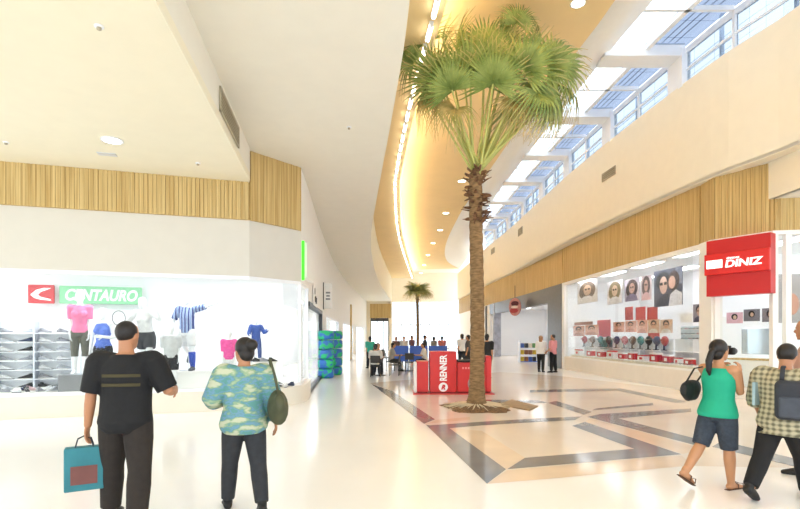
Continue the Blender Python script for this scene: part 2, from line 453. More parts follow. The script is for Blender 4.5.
# ================================================================ right shop shell
def rf(u, d):
    k = (u-CX)/F; y = (8.72+.0491*14.4+d)/(k+.0491)
    return V((k*y, y))
ang_r = math.atan2(25-14.4, 8.2-8.72)
SR = Rc[::-1]            # far to near, so +thickness is to the left of travel = +X side
b = NB(); wall(b, offset(SR, -.04), 0, .6, .25); wall(b, offset([V((8.72,14.4)),RF0,RF1,RF2], -.04), 0, .3, .25)
struct('trim_8', b, mat('cream_plinth', 'efe8dc', .5, .02), 'low cream plinth under the eyewear shop window', 'plinth')
fr = NB()
wall(fr, offset(SR, -.05), 4.16, 4.3, .2); wall(fr, offset(SR, -.02), .6, .66, .1)
bbox(fr, 8.14, 8.34, 24.85, 25.15, 0, 4.3)
wall(fr, offset([V((8.72,14.4)), RF0], -.1), 0, 4.3, .3)
w2 = tag(obj('window_2', fr, M_white), 'long white framed display window of the eyewear shop', 'window', None, 'structure')
q = NB(); wall(q, offset(Rc[1:][::-1], .04), .66, 4.16, .012); obj('pane', q, M_glass, w2)
fr = NB(); wall(fr, offset([RF0,RF1,RF2], -.05), 4.2, 4.3, .2); 
for p in (RF1, RF0.lerp(RF1,.02), RF1+V((.3,-.04))):
    bbox(fr, p.x-.06, p.x+.08, p.y-.05, p.y+.08, 0, 4.3)
w3 = tag(obj('window_3', fr, M_white), 'white framed shop window under the red sign', 'window', None, 'structure')
q = NB(); wall(q, offset([RF0,RF1,RF2], .05), .3, 4.2, .012); obj('pane', q, M_glass, w3)
# interior
b = NB()
slab(b, [(8.35,25.1),(8.9,14.4),(9.6,12.9),(24,10.6),(24,25.1)], 4.28, 4.36)
struct('ceiling_shop.001', b, M_shopwhite, 'white ceiling inside the eyewear shop', 'ceiling')
b = NB(); bbox(b, 12.0, 12.12, 16.0, 25.1, 0, 4.3); bbox(b, 8.34, 12.1, 25.0, 25.12, 0, 4.3); bbox(b, 12.0, 24.0, 16.0, 16.12, 0, 4.3)
slab(b, [(9.05,14.9),(9.0,14.75),(12,14.4),(12,14.5)], 0, 2.2)
struct('wall_back.002', b, M_shopwhite, 'white inner walls of the eyewear shop', 'wall')
for i,(x,y) in enumerate(((8.72,23.4),(8.85,20.8),(8.98,18.2),(9.1,15.6),(10.6,13.5),(13.0,13.0),(10.9,22.5),(10.9,19.3),(10.9,16.2))):  # last three are added lamps that whiten the grey back of the shop
    t = empty('ceiling_light', (x,y,4.25), PI/2, f'{ORD[i]} light panel from the far end in the eyewear shop ceiling', 'ceiling light', 'light panels in the eyewear shop')
    q = NB(); box(q, (0,0,.01), (1.7,.5,.04)); obj('housing', q, M_frame, t)
    q = NB(); box(q, (0,0,-.02), (1.6,.4,.02)); obj('diffuser', q, M_panel, t)
# dark portal shop beyond
M_portal = mat('grey_portal_panel', '565455', .3, .1, 6)
def r2(y):
    for a, c in zip(Rc2, Rc2[1:]):
        if a.y <= y <= c.y: return a.lerp(c, (y-a.y)/(c.y-a.y))
    return Rc2[-1]
def r2seg(y0, y1): return ([r2(y0)]+[p for p in Rc2 if y0+.05 < p.y < y1-.05]+[r2(y1)])[::-1]
b = NB(); wall(b, offset(r2seg(25.2,42), -.06), 3.45, 4.3, .35); wall(b, offset(r2seg(25.2,27.4), -.06), 0, 3.5, .35)
d4 = tag(obj('door_4', b, M_portal), 'wide dark grey portal of the second right shop', 'door', None, 'structure')
b = NB(); wall(b, offset(r2seg(42,60), -.02), 0, 4.3, .25)
struct('wall_right.001', b, M_white, 'white wall beyond the dark portal shop', 'wall')
b = NB(); bbox(b, 12.4, 12.5, 25.2, 43, 0, 3.9); bbox(b, 8.0, 12.4, 42.6, 42.7, 0, 3.9); slab(b, [(8.3,25.2),(12.4,25.2),(12.4,42.6),(7.75,42.6)], 3.9, 3.98)
struct('wall_back.003', b, M_shopwhite, 'white inner walls of the dark portal shop', 'wall')
for i,y in enumerate((27.5,31.5,35.5,39.5)):
    t = empty('ceiling_light', (9.8,y,3.87), PI/2, f'{ORD[i]} light panel from the front in the dark portal shop', 'ceiling light', 'light panels in the portal shop')
    q = NB(); box(q, (0,0,.01), (1.3,.9,.04)); obj('housing', q, M_frame, t)
    q = NB(); box(q, (0,0,-.02), (1.2,.8,.02)); obj('diffuser', q, M_panel, t)
# striped column and dark pilaster at the far side of the portal shop
for nm, u, Y, w, col, lab in (('column', 497, 40.5, .55, 'b9bccb', 'pale blue grey striped column beyond the portal shop'), ('column', 488.5, 43.5, .5, '3a3a3e', 'dark pilaster beside the palm trunk far along')):
    p = at(u, HZ, Y); q = NB()
    bbox(q, p.x-w/2, p.x+w/2, Y-.25, Y+.25, 0, 4.25)
    for k in range(4): bbox(q, p.x-w/2+.04+k*w/4, p.x-w/2+.04+k*w/4+w/9, Y-.28, Y-.25, .05, 4.2)
    tag(obj(nm, q, mat('col_'+col, col, .5, .15)), lab, 'column', None, 'structure')

# ================================================================ skylight and clerestory windows
posts_y = [2.0, 6.5, 11.0, 15.3, 19.5, 23.6, 27.6, 31.6, 35.6, 39.6]
def on(curve, y):
    for a, c in zip(curve, curve[1:]):
        if a.y <= y <= c.y: return a.lerp(c, (y-a.y)/(c.y-a.y))
    return curve[-1]
b = NB()
for y in posts_y:
    s, u_ = on(Sc, y), on(Uc, y)
    box(b, ((s.x+u_.x)/2, y, Z_GLASS+.02), (u_.x-s.x+.3, .7, .36))
    box(b, (u_.x+.15, y, (Z_UT+Z_GLASS)/2), (.26, .8, Z_GLASS-Z_UT+.1))
for a_, c_ in zip(posts_y, posts_y[1:]):
    for f_ in (.5,):
        y = a_+(c_-a_)*f_; s, u_ = on(Sc, y), on(Uc, y)
        box(b, ((s.x+u_.x)/2, y, Z_GLASS+.06), (u_.x-s.x+.2, .1, .12))
        box(b, (u_.x+.15, y, (Z_UT+Z_GLASS)/2), (.1, .1, Z_GLASS-Z_UT))
seg = [p for p in Uc if p.y < 43.6]
mid = [V((s.x*.52+u_.x*.48, s.y)) for s, u_ in ((on(Sc,p.y), p) for p in seg)]
wall(b, offset(mid, 0), Z_GLASS, Z_GLASS+.14, -.14)
wall(b, offset(seg, -.1), Z_GLASS-.12, Z_GLASS+.05, -.1)
wall(b, offset(seg, -.1), Z_UT, Z_UT+.08, -.1); wall(b, offset(seg, -.1), Z_UT+.42, Z_UT+.47, -.07)
wk = tag(obj('window_4', b, M_frame), 'white framed skylight and clerestory along the cream wall', 'skylight', None, 'structure')
q = NB(); strip_slab(q, [on(Sc,p.y) for p in seg], mid, Z_GLASS+.16, Z_GLASS+.17); obj('roof_pane', q, M_skyglass, wk)
q = NB(); strip_slab(q, mid, offset(seg, -.2), Z_GLASS+.16, Z_GLASS+.17); obj('blue_roof_pane', q, M_blueglass, wk)
q = NB(); wall(q, offset(seg, -.14), Z_UT+.08, Z_GLASS-.12, -.012); obj('side_pane', q, glass('pale_blue_glass', (.62,.66,.70), .04), wk)
# outside louvres
M_louv = mat('pale_blue_louvre', 'd9e3f0', .6, .04)
q = NB()
for k in range(6):
    z = Z_UT+.05+k*.2
    o1, o2 = offset(seg, -.75), offset(seg, -.95)
    for i in range(len(seg)-1):
        vs = [q.verts.new((p.x,p.y,zz)) for p, zz in ((o1[i],z),(o1[i+1],z),(o2[i+1],z+.13),(o2[i],z+.13))]
        q.faces.new(vs)
bmesh.ops.solidify(q, geom=q.faces[:], thickness=.02)
for y in [a_+(c_-a_)*f_ for a_, c_ in zip(posts_y, posts_y[1:]) for f_ in (.25,.75)]:
    u_ = on(Uc, y); bbox(q, u_.x+.62, u_.x+.7, y-.05, y+.05, Z_UT, Z_GLASS+.6)
tag(obj('trim_9', q, M_louv), 'pale blue louvres outside the clerestory windows', 'louvre screen', None, 'structure')
q = NB()
for k in range(4):
    f_ = .35+k*.18
    L = [m.lerp(u_, f_) for m, u_ in zip(mid, seg)]
    wall(q, L, Z_GLASS+.28, Z_GLASS+.29, -.025)
tag(obj('trim_10', q, M_louv), 'pale blue slats above the blue roof glass', 'louvre screen', None, 'structure')

# ================================================================ far end
b = NB(); bbox(b, -4.4, -1.0, 60, 60.3, 5.5, 6.0)
bbox(b, -1.2, 7.5, 64.0, 64.3, 6.0, 9.9); bbox(b, -1.4, 8.2, 58.8, 64.3, 9.72, 9.85); bbox(b,-1.4,-1.2,60,64.3,5.5,9.8); bbox(b, -4.2,-3.5,60,60.3,0,5.5); bbox(b,-1.4,-1.0,60,60.3,0,5.5)
struct('wall_far', b, M_cream, 'cream wall closing the far end of the mall', 'wall')
b = NB(); slats(b, [V((-3.6,59.9)), V((-1.1,59.9))], 3.8, 5.5, 1, .1)
struct('wall_far_cladding', b, M_wood, 'small bamboo slat panel at the far end', 'wall cladding')
fr = NB()
for x in (-3.5,-2.75,-2.0,-1.4): bbox(fr, x-.05, x+.05, 60, 60.1, 0, 3.8)
bbox(fr, -3.5,-1.4,60,60.1,3.4,3.8)
w5 = tag(obj('window_5', fr, M_portal), 'grey framed shop front at the far end', 'window', None, 'structure')
q = NB(); bbox(q, -3.5,-1.4,60.04,60.06,0,3.4); obj('pane', q, M_glass, w5)
fr = NB()
for k in range(8): x = -1+k*1.2; bbox(fr, x-.06, x+.06, 64, 64.12, 0, 6.0)
bbox(fr, -1.2, 7.5, 64, 64.12, 3.0, 3.15); bbox(fr, -1.2,7.5,64,64.12,0,.15)
w6 = tag(obj('window_6', fr, M_frame), 'tall bright window wall at the far end', 'window', None, 'structure')
q = NB(); bbox(q, -1.2,7.5,64.04,64.06,.15,6.0); obj('pane', q, M_skyglass, w6)

# ================================================================ tube lights along the cove
M_tube = emis('tube_glow', 'fff8ec', 5)
Tl = [p for p in resample(Tc, .86) if 3 < p.y < 59]
tmesh = None
for i, p in enumerate(Tl):
    q_ = on(Tc, p.y+.6) if p.y < 58 else p+V((.1,1)); a = math.atan2(q_.y-p.y, q_.x-p.x)
    if tmesh is None:
        t0 = empty('ceiling_tube_light', label='slim warm white tube light in the row along the cove', cat='tube light', group='tube lights along the cove')
        q = NB(); tube(q, [(-.26,0,0),(.26,0,0)], .05, 10); g_ = obj('glass_tube', q, M_tube, t0, True)
        q = NB(); box(q, (0,0,.075), (.62,.09,.05)); box(q, (-.28,0,.02), (.04,.07,.1)); box(q, (.28,0,.02), (.05,.07,.1)); obj('holder', q, M_frame, t0)
        t = t0; tmesh = 1
    else: t = copy_tree(t0)
    t.location = (p.x, p.y, Z_SOF-.105); t.rotation_euler.z = a
# warm cove strip hidden in the trough, a real lamp of the ceiling
for i, p in enumerate(resample([q for q in Tc if q.y > 1], 3.0)):
    L = bpy.data.lights.new('cove_lamp', 'AREA'); L.shape = 'RECTANGLE'; L.size = 2.9; L.size_y = .1; L.energy = 42; L.color = (1.0,.84,.58)
    o = bpy.data.objects.new('cove_lamp', L); COL.objects.link(o)
    n_ = on(Tc, p.y+.8); a = math.atan2(n_.y-p.y, n_.x-p.x)
    o.location = (p.x+.05, p.y, Z_SOF+.24); o.rotation_euler = (PI, 0, a)

# downlights, detectors, vents
M_lamp = emis('downlight_glow', 'fffaf0', 8)
def downlight(x, y, z, r, label, group=None):
    t = empty('downlight', (x,y,z), 0, label, 'downlight', group)
    q = NB(); lathe(q, [(r*1.15,0),(r*1.15,-.015),(r*.98,-.02),(r*.98,0)]); obj('trim_ring', q, M_frame, t, True)
    q = NB(); lathe(q, [(r*.9,-.004),(r*.95,-.012),(r*.5,-.016)]); obj('lens', q, M_lamp, t, True)
    return t
def onz(u, v, z): return at(u, v, (z-EYE)*F/(HZ-v))
p = onz(112, 140, Z_LOW); downlight(p.x, p.y, Z_LOW, .16, 'round glowing downlight in the low ceiling above the sports shop')
p = onz(578, 3, Z_GOLD); downlight(p.x, p.y, Z_GOLD, .16, 'round downlight near the palm top in the gold ceiling')
for i, (u, v) in enumerate(((462,181),(446,213),(440,230),(433,243),(428,255),(424,265),(421,273))):
    p = onz(u, v, Z_GOLD); downlight(p.x, p.y, Z_GOLD, .2, f'{ORD[i]} small downlight along the gold ceiling left of the palm trunk', 'small downlights in the gold ceiling')
for (u, v, z, lab) in ((99,26,Z_LOW,'small white ceiling detector above the sports shop'),(6,142,Z_LOW,'tiny ceiling sprinkler close over the left end of the bamboo band'),(198,163,Z_LOW,'tiny ceiling sprinkler near the canted bamboo corner'),(349,127,Z_MAIN,'tiny sprinkler in the wide white ceiling')):
    p = onz(u, v, z); t = empty('ceiling_detector', (p.x,p.y,z), 0, lab, 'detector')
    q = NB(); lathe(q, [(.05,0),(.05,-.012),(.042,-.018)]); obj('base_plate', q, M_frame, t, True)
    q = NB(); lathe(q, [(.025,-.018),(.025,-.04),(.012,-.05)]); obj('sensor', q, M_grey, t, True)
p = onz(107,154,Z_LOW); t = empty('ceiling_hatch', (p.x,p.y,Z_LOW), ang_l, 'small flat grey plate in the low ceiling behind the downlight', 'ceiling plate'); q = NB(); rbox(q,(0,0,-.006),(.32,.16,.014),.004); obj('plate', q, M_steel, t)
def vent(c, ax, w, h, nrm, label):        # grille with slats; ax = direction along the wall, nrm = out of the wall
    ax = V(ax).normalized(); nrm = V(nrm).normalized()
    t = empty('wall_vent', c, math.atan2(ax.y, ax.x), label, 'vent')
    s = 1 if V((-ax.y, ax.x, 0)).dot(nrm) > 0 else -1
    q = NB(); 
    for sx in (-1,1): box(q, (sx*w/2, s*.01, 0), (.04,.03,h+.04)); box(q, (0, s*.01, sx*h/2), (w+.04,.03,.04))
    obj('frame', q, M_grey, t)
    q = NB(); box(q, (0, s*.004, 0), (w,.006,h)); obj('backing', q, mat('vent_back','8f8770',.7), t)
    q = NB(); n = max(4, int(h/.06))
    for k in range(n): box(q, (0, s*.012, -h/2+(k+.5)*h/n), (w,.016,h/n*.55), Matrix.Rotation(.5*s,3,'X'))
    obj('louvre', q, M_grey, t)
# on the left step face
a_, c_ = BEAM[2], BEAM[3]
def on_line_u(u, a, c):
    k = (u-CX)/F; m = (c.x-a.x)/(c.y-a.y); y = (a.x-m*a.y)/(k-m); return V((k*y, y))
p0, p1 = on_line_u(219, a_, c_), on_line_u(237.5, a_, c_); pm = (p0+p1)/2
vent((pm.x+.012, pm.y, 5.46), (p1.x-p0.x,p1.y-p0.y,0), (p1-p0).length, .36, (1,0,0), 'long grey air vent in the step face over the left walkway')
def on_U(u):
    k = (u-CX)/F
    for a, c in zip(Uc, Uc[1:]):
        fa, fc = a.x-k*a.y, c.x-k*c.y
        if fa*fc <= 0 and a.y > 0: return a.lerp(c, fa/(fa-fc)), (c-a)
for (u, v, wd, h, lab) in ((609,174,1.0,.28,'rectangular grey air vent high on the cream wall beside the palm'),(520.5,231.5,1.0,.42,'small grey air vent on the cream wall right of the palm trunk'),(493,251,1.1,.4,'farthest small grey air vent on the cream wall')):
    p, d = on_U(u); z = EYE+(HZ-v)/F*p.y
    vent((p.x-.01,p.y,z), (d.x,d.y,0), wd, h, (-1,0,0), lab)

# ================================================================ sports shop: sign, podiums, shoes
M_green = mat('pale_green_sign', '8fce9e', .4, .02); M_signred = mat('sign_red', 'c94a4d', .4, .02)
def front_empty(name, u, d, z, label, cat, group=None, parent=None):
    p = lf(u, d); return empty(name, (p.x,p.y,z), ang_l, label, cat, group)
pS = lf(84.5, 2.55); sc = pS.y/F
t = empty('shop_sign', (pS.x,pS.y,EYE+(HZ-295)*sc), ang_l, 'green shop name sign with red emblem square on the white shop wall', 'sign')
q = NB(); rbox(q, (.38,0,0), (1.86,.05,.44), .02); obj('name_board', q, M_green, t)
q = NB(); rbox(q, (-.93,0,0), (.56,.06,.46), .02); e = obj('emblem', q, M_signred, t)
q = NB()      # swoosh-like white horn shape on the red square
out = [(-.22,-.02),(-.1,.1),(.06,.15),(.22,.15),(.12,.1),(0,.05),(-.06,-.02),(0,-.07),(.2,-.12),(.22,-.16),(0,-.14),(-.14,-.1)]
lo = [q.verts.new((x,-.034,y)) for x,y in out]; hi = [q.verts.new((x,-.044,y)) for x,y in out]
q.faces.new(lo); q.faces.new(hi[::-1])
for i in range(len(out)): q.faces.new((lo[i],lo[(i+1)%len(out)],hi[(i+1)%len(out)],hi[i]))
m_ = obj('mark', q, M_whitetext, e, loc=(-.93,0,0))
tm = fit_text(text_mesh('CENTAURO', .4, .008, .012, .25), 1.62, .29)
obj('lettering', tm, M_whitetext, t, loc=(.40,-.034,0), rot=(PI/2,0,0))

M_podg = mat('grey_podium', '8e8f92', .5, .04)
def podium(u, d, w, dp, z1, m, label):
    p = lf(u, d); t = empty('display_podium', (p.x,p.y,.43), ang_l, label, 'podium')
    q = NB(); rbox(q, (0,0,(z1-.43)/2-.015), (w,dp,z1-.43-.03), .01); obj('plinth', q, m, t)
    q = NB(); rbox(q, (0,0,z1-.43-.015), (w+.02,dp+.02,.03), .008); obj('top', q, m, t)
podium(78, .95, .62, .5, .80, M_podg, 'grey box podium beside the shoe rack in the window')
podium(196, 1.15, 1.0, .6, .83, M_white, 'white box podium under the striped jersey mannequin')
podium(146, .95, .7, .6, .76, M_white, 'white box podium under the mannequin with the tennis racket')
podium(259, 1.2, .8, .5, 1.0, M_white, 'white box podium under the blue clad child mannequin')
# shoe rack
p = lf(36, 1.75); rk = empty('shoe_rack', (p.x,p.y,.43), ang_l, 'tall white shelf rack full of sports shoes', 'rack')
for sx in (-.76, 0, .76):
    q = NB(); bbox(q, sx-.015, sx+.015, -.13, .17, 0, 1.56); obj('upright', q, M_steel, rk)
q = NB(); bbox(q, -.76, .76, .16, .18, 0, 1.56); obj('back_panel', q, M_shopwhite, rk)
for r in range(7):
    q = NB(); bbox(q, -.76, .76, -.13, .16, 1.28-r*.21-.012, 1.28-r*.21); obj('shelf', q, M_frame, rk)
def shoe_parts(m):
    q = NB()
    tube(q, [(-.13,0,.05),(-.09,0,.062),(-.02,0,.055),(.05,0,.04),(.11,0,.03),(.14,0,.025)], [(.032,.045),(.038,.055),(.038,.045),(.042,.03),(.04,.022),(.025,.016)], 10, True, side=(0,1,0))
    tube(q, [(-.09,0,.08),(-.085,0,.12)], [(.036,.045),(.034,.046)], 10)
    up = q
    s = NB(); tube(s, [(-.145,0,.012),(-.08,0,.012),(0,0,.012),(.08,0,.012),(.15,0,.016)], [(.03,.012),(.04,.012),(.036,.012),(.045,.012),(.025,.012)], 10, True, side=(0,1,0))
    l = NB()
    for k in range(4): box(l, (-.015+k*.028, 0, .092-k*.013), (.008,.05,.012))
    return up, s, l
SH = {'white': 'e9eaec', 'grey': '9a9ca3', 'black': '26272b', 'silver': 'c3c7cf', 'navy': '3a4560', 'pale pink': 'd8b9bf'}
shoe_protos = {}
def shoe(col, loc, a, label, group):
    if col not in shoe_protos:
        t = empty('sports_shoe', loc, a, label, 'shoe', group); u_, s_, l_ = shoe_parts(None)
        obj('upper', u_, mat('shoe_'+col, SH[col], .5, .1, 30), t, True); obj('sole', s_, M_white if col != 'white' else M_podg, t, True); obj('laces', l_, M_white, t)
        shoe_protos[col] = t
    else:
        t = copy_tree(shoe_protos[col]); t.location = loc; t.rotation_euler.z = a; tag(t, label, 'shoe', group)
    return t
grid = [['grey','silver','grey','grey'],['silver','navy','white','grey'],['white','black','silver','silver'],['grey','grey','silver','white'],['white','silver','white','silver'],['white','black','grey','white'],['silver','black','black','silver']]
for r in range(7):
    for c in range(4):
        x = (-.58,-.2,.2,.58)[c]; o_ = rk.location; P = V((x, .0, 1.281-r*.21)); P = rz(ang_l) @ P
        shoe(grid[r][c], (o_.x+P.x, o_.y+P.y, o_.z+P.z), ang_l+(.3 if c % 2 else -.1)+PI*(c == 1), f'{grid[r][c]} sports shoe, {ORD[r]} shelf from the top of white rack, {ORD[c]} column', 'shoes on the white rack')
cols = ['grey','silver','white','navy','black','pale pink','grey','white','silver','black']
for i, u in enumerate((3,9,15,21,27,33,40,46,52,58)):
    p = lf(u, .9+.25*(i % 2)); shoe(cols[i], (p.x,p.y,.431), ang_l+i*1.3, f'{cols[i]} shoe on the window ledge before the rack, {ORD[i]} from the left', 'shoes on the window ledge')
for i, (u, d, col) in enumerate(((276,.45,'black'),(281,.7,'grey'),(286,.4,'white'),(290,.6,'navy'))):
    p = lf(u, d); shoe(col, (p.x,p.y,.431), ang_l+.7*i, f'{col} shoe on the ledge near the right end of sports window', 'shoes at the window corner')
for i, (du, col) in enumerate(((-7,'black'),(0,'grey'),(7,'black'))):
    p = lf(266+du, 1.0); shoe(col, (p.x,p.y,1.001), ang_l+.4*i, f'{col} shoe on white podium beside blue child mannequin, {ORD[i]} from left', 'shoes on the white podium')

# ================================================================ corridor signs and displays
y = 12.55; p = lcor_at(y)
t = empty('light_box_sign', (p.x, y, 3.05), 0, 'white light box sign with bright green edge at the shop corner', 'sign')
q = NB(); bbox(q, 0, .13, -.02, 1.1, .05, .95); obj('case', q, M_white, t)
q = NB(); bbox(q, .0, .07, -.06, -.02, 0, .98); obj('green_edge', q, emis('green_edge_glow', '46e22a', .8), t)
t = empty('lettering_sign', (lcor_at(16.2).x+.03, 16.2, 2.92), math.atan2(1,-.1), 'small black lettering on the white wall above the shop entrance', 'sign')
q = NB(); rbox(q, (0,0,0), (1.7,.03,.62), .01); obj('board', q, M_white, t)
q = NB()
for k in range(5): rbox(q, (-.28+k*.19,-.02,-.1+.02*(k % 2)), (.13,.012,.16+.05*(k % 3)), .005)
obj('dark_marks', q, M_black, t)
q = NB(); lathe(q, [(.0,-.006),(.11,-.006),(.11,.006),(.0,.006)], n=16); bmesh.ops.transform(q, matrix=Matrix.Translation((-.35,-.02,.15)) @ Matrix.Rotation(PI/2,4,'X'), verts=q.verts); obj('emblem', q, M_black, t)
p = lcor_at(20.6)
t = empty('blade_sign', (p.x, 20.6, 2.75), 0, 'white projecting blade sign with dark edge above the walkway', 'sign')
q = NB(); rbox(q, (.2,0,.55), (.36,.1,1.05), .01); obj('panel', q, M_white, t)
q = NB(); bbox(q, 0, .04, -.06, .06, 0, 1.1); obj('dark_edge', q, M_dark, t)
q = NB()
for k in range(3): rbox(q, (.21,-.052,.42+k*.13), (.18-.04*(k % 2),.008,.07), .003)
obj('grey_marks', q, M_podg, t)
# blue-green wrapped display stacks
M_bg = mat('blue_green_pattern', '2f6fc4', .4, 0, 6, c2='22c07a', lo=.46, hi=.52, detail=1)
for i, (u, Y, n, lab) in enumerate(((326,19.6,5,'tall stack of round blue and green patterned packs nearest the shop entrance'),(335,21.2,5,'tall stack of blue and green patterned packs behind the first stack'))):
    p = at(u, HZ, Y)
    for k in range(n):
        q = NB(); z = k*.375
        loft(q, [ring(q, V((0,0,z+dz)), V((r,0,0)), V((0,r,0)), 18) for r, dz in ((.05,0),(.26,.01),(.31,.06),(.32,.18),(.31,.31),(.26,.36),(.05,.37))])
        o = obj('wrapped_pack', q, M_bg, None, True, loc=(p.x,p.y,0), rot=(0,0,k*.9+i))
        tag(o, f'blue and green patterned pack, {ORD[k]} from the floor in the {["nearer","farther"][i]} stack', 'pack', 'blue green packs by the entrance')
t = empty('totem_post', at(351, HZ, 34) - V((0,0,EYE)), 0, 'slim wood coloured post against the white walkway wall', 'post')
q = NB(); rbox(q, (0,0,1.9), (.12,.12,3.8), .01); obj('post', q, M_wood, t); q = NB(); rbox(q,(0,0,.02),(.3,.3,.04),.01); obj('base', q, M_steel, t)

# ================================================================ palms
M_leaf = mat('palm_leaf', 'a2b066', .5, 0, 3, c2='66803a', lo=.3, hi=.7); M_leafdry = mat('palm_leaf_dry', 'c9b376', .6, 0, 3, c2='8d8a45', lo=.3, hi=.7)
M_leafback = mat('palm_leaf_pale', 'c2c487', .5, 0, 3, c2='8a9a58', lo=.3, hi=.7)
M_pet = mat('palm_petiole', 'bcc06e', .5, .1); M_bark = mat('palm_bark', '957650', .85, 0, 2.0, (4,4,14), c2='6e5536', bump=.4)
M_boot = mat('palm_boot_fibre', '8a6444', .9, 0, 12, c2='4a2f1e')
def fan_mesh(seed, N=34, R=1.0, spread=118, droop=.35):
    rd = random.Random(seed); q = NB()
    for k in range(N):
        a = math.radians(-spread+2*spread*k/(N-1)+rd.uniform(-1.5,1.5))
        L = R*(.78+.22*math.cos(a*.55))*rd.uniform(.9,1.06)
        d = V((math.sin(a), math.cos(a), 0)); sd = V((d.y,-d.x,0))
        prev = None
        w0 = 2*math.radians(spread)/N*.62
        dz = rd.uniform(.6,1.3)*droop
        for i, (f, wf) in enumerate(((0,.0),(.2,.2),(.42,.38),(.58,.24),(.8,.13),(1.0,.012))):
            c = d*(L*f)+V((0,0,.10*math.sin(f*2.2)*R-dz*L*max(0,f-.35)**2*1.9))
            if f > .6: c += sd*rd.uniform(-.02,.02)
            w = w0*wf*R+.003
            row = [q.verts.new(c-sd*w), q.verts.new(c+V((0,0,-.012-.02*wf))), q.verts.new(c+sd*w)]
            if prev:
                q.faces.new((prev[0],prev[1],row[1],row[0])); q.faces.new((prev[1],prev[2],row[2],row[1]))
            prev = row
    me = bpy.data.meshes.new('frond'); q.to_mesh(me); q.free(); return me
for m_ in (M_leaf, M_leafback, M_leafdry):        # straw coloured segment tips
    nt = m_.node_tree; bs = nt.nodes['Principled BSDF']; tc = [n for n in nt.nodes if n.type == 'TEX_COORD'][0]
    ln = nt.nodes.new('ShaderNodeVectorMath'); ln.operation = 'LENGTH'; nt.links.new(tc.outputs['Object'], ln.inputs[0])
    rp = nt.nodes.new('ShaderNodeValToRGB'); rp.color_ramp.elements[0].position = .62; rp.color_ramp.elements[1].position = 1.0
    mx = nt.nodes.new('ShaderNodeMix'); mx.data_type = 'RGBA'; src = bs.inputs['Base Color'].links[0].from_socket
    nt.links.new(ln.outputs['Value'], rp.inputs['Fac']); nt.links.new(rp.outputs['Color'], mx.inputs[0]); nt.links.new(src, mx.inputs[6]); mx.inputs[7].default_value = (*lin('cdb982'),1)
    nt.links.new(mx.outputs[2], bs.inputs['Base Color'])
FANS = [fan_mesh(1), fan_mesh(2, 30, 1, 105, .6), fan_mesh(3, 32, 1, 112, .9)]
fan_mats = {}
def fan(kind, m):
    k = (kind, m.name)
    if k not in fan_mats:
        me = FANS[kind].copy(); me.materials.clear(); me.materials.append(m); fan_mats[k] = me
    return fan_mats[k]
q = NB(); tube(q, [(0,0,0),(0,.35,.03),(0,.7,.02),(0,1,0)], [.028,.022,.018,.014], 6); PET = bpy.data.meshes.new('petiole'); q.to_mesh(PET); q.free(); PET.materials.append(M_pet)
def basis(y, n):
    n = (n-y*n.dot(y)).normalized(); return Matrix((y.cross(n), y, n)).transposed().to_4x4()
def frond(root, c0, hub, R, normal, kind, m, sag=0):
    c0, hub = V(c0), V(hub); d = (hub-c0); L = d.length; y = d.normalized(); n = V(normal)
    Mx = Matrix.Translation(hub) @ basis((y+V((0,0,-sag))).normalized(), n) @ Matrix.Diagonal((R,R,R,1))
    o = bpy.data.objects.new('frond', fan(kind, m)); COL.objects.link(o); o.parent = root
    o.matrix_local = Mx
    pt = bpy.data.objects.new('petiole', PET); COL.objects.link(pt); pt.parent = o
    pt.matrix_local = Mx.inverted() @ Matrix.Translation(c0) @ basis(y, n) @ Matrix.Diagonal((1.25,L,1.25,1))
def palm(base, H, r0, lab, fronds, seed, boots=60):
    rd = random.Random(seed)
    root = empty('fan_palm_tree', base, 0, lab, 'palm tree')
    q = NB(); prof = []
    n = 40
    for i in range(n+1):
        f = i/n; z = f*H; r = r0*(1+.55*math.exp(-f*22)) * (1-.12*f) + (.012 if i % 2 else 0)*r0/.17
        prof.append((r, z))
    loft(q, [ring(q, V((.02*math.sin(z*.9),.0,z)), V((r,0,0)), V((0,r,0)), 20) for r, z in prof])
    obj('trunk', q, M_bark, root, True)
    q = NB()
    for k in range(boots):
        a = rd.uniform(0,2*PI); z = H-rd.uniform(-.05,1.25)*(H/5.6); d = V((math.cos(a),math.sin(a),0)); s = r0/.17
        sd = V((-d.y,d.x,0))*rd.uniform(-.6,.6)
        p0 = d*r0*.8+V((0,0,z)); up = rd.uniform(-.06,.16)
        tube(q, [p0, p0+(d*.11+sd*.05+V((0,0,up*.6)))*s, p0+(d*rd.uniform(.14,.26)+sd*.16+V((0,0,up)))*s], [(.05*s,.015*s),(.04*s,.012*s),(.015*s,.006*s)], 6, side=(0,0,1) if abs(up) < .01 else V((-d.y,d.x,0)))
    obj('leaf_base_fibre', q, M_boot, root)
    for f in fronds: frond(root, *f)
    return root
PY = 11.6; pb = at(476.5, HZ, PY); pb.z = 0
def pp(u, v, dy): w_ = at(u, v, PY+dy); return w_-pb
crown = pp(478, 176, 0)
FR = []
def add(u, v, dy, Rpx, n, kind=0, m=None, sag=0): FR.append((crown+V((random.uniform(-.1,.1),random.uniform(-.1,.1),random.uniform(-.1,.25))), pp(u, v, dy), Rpx*PY/F*1.0, n, kind, m or M_leaf, sag))
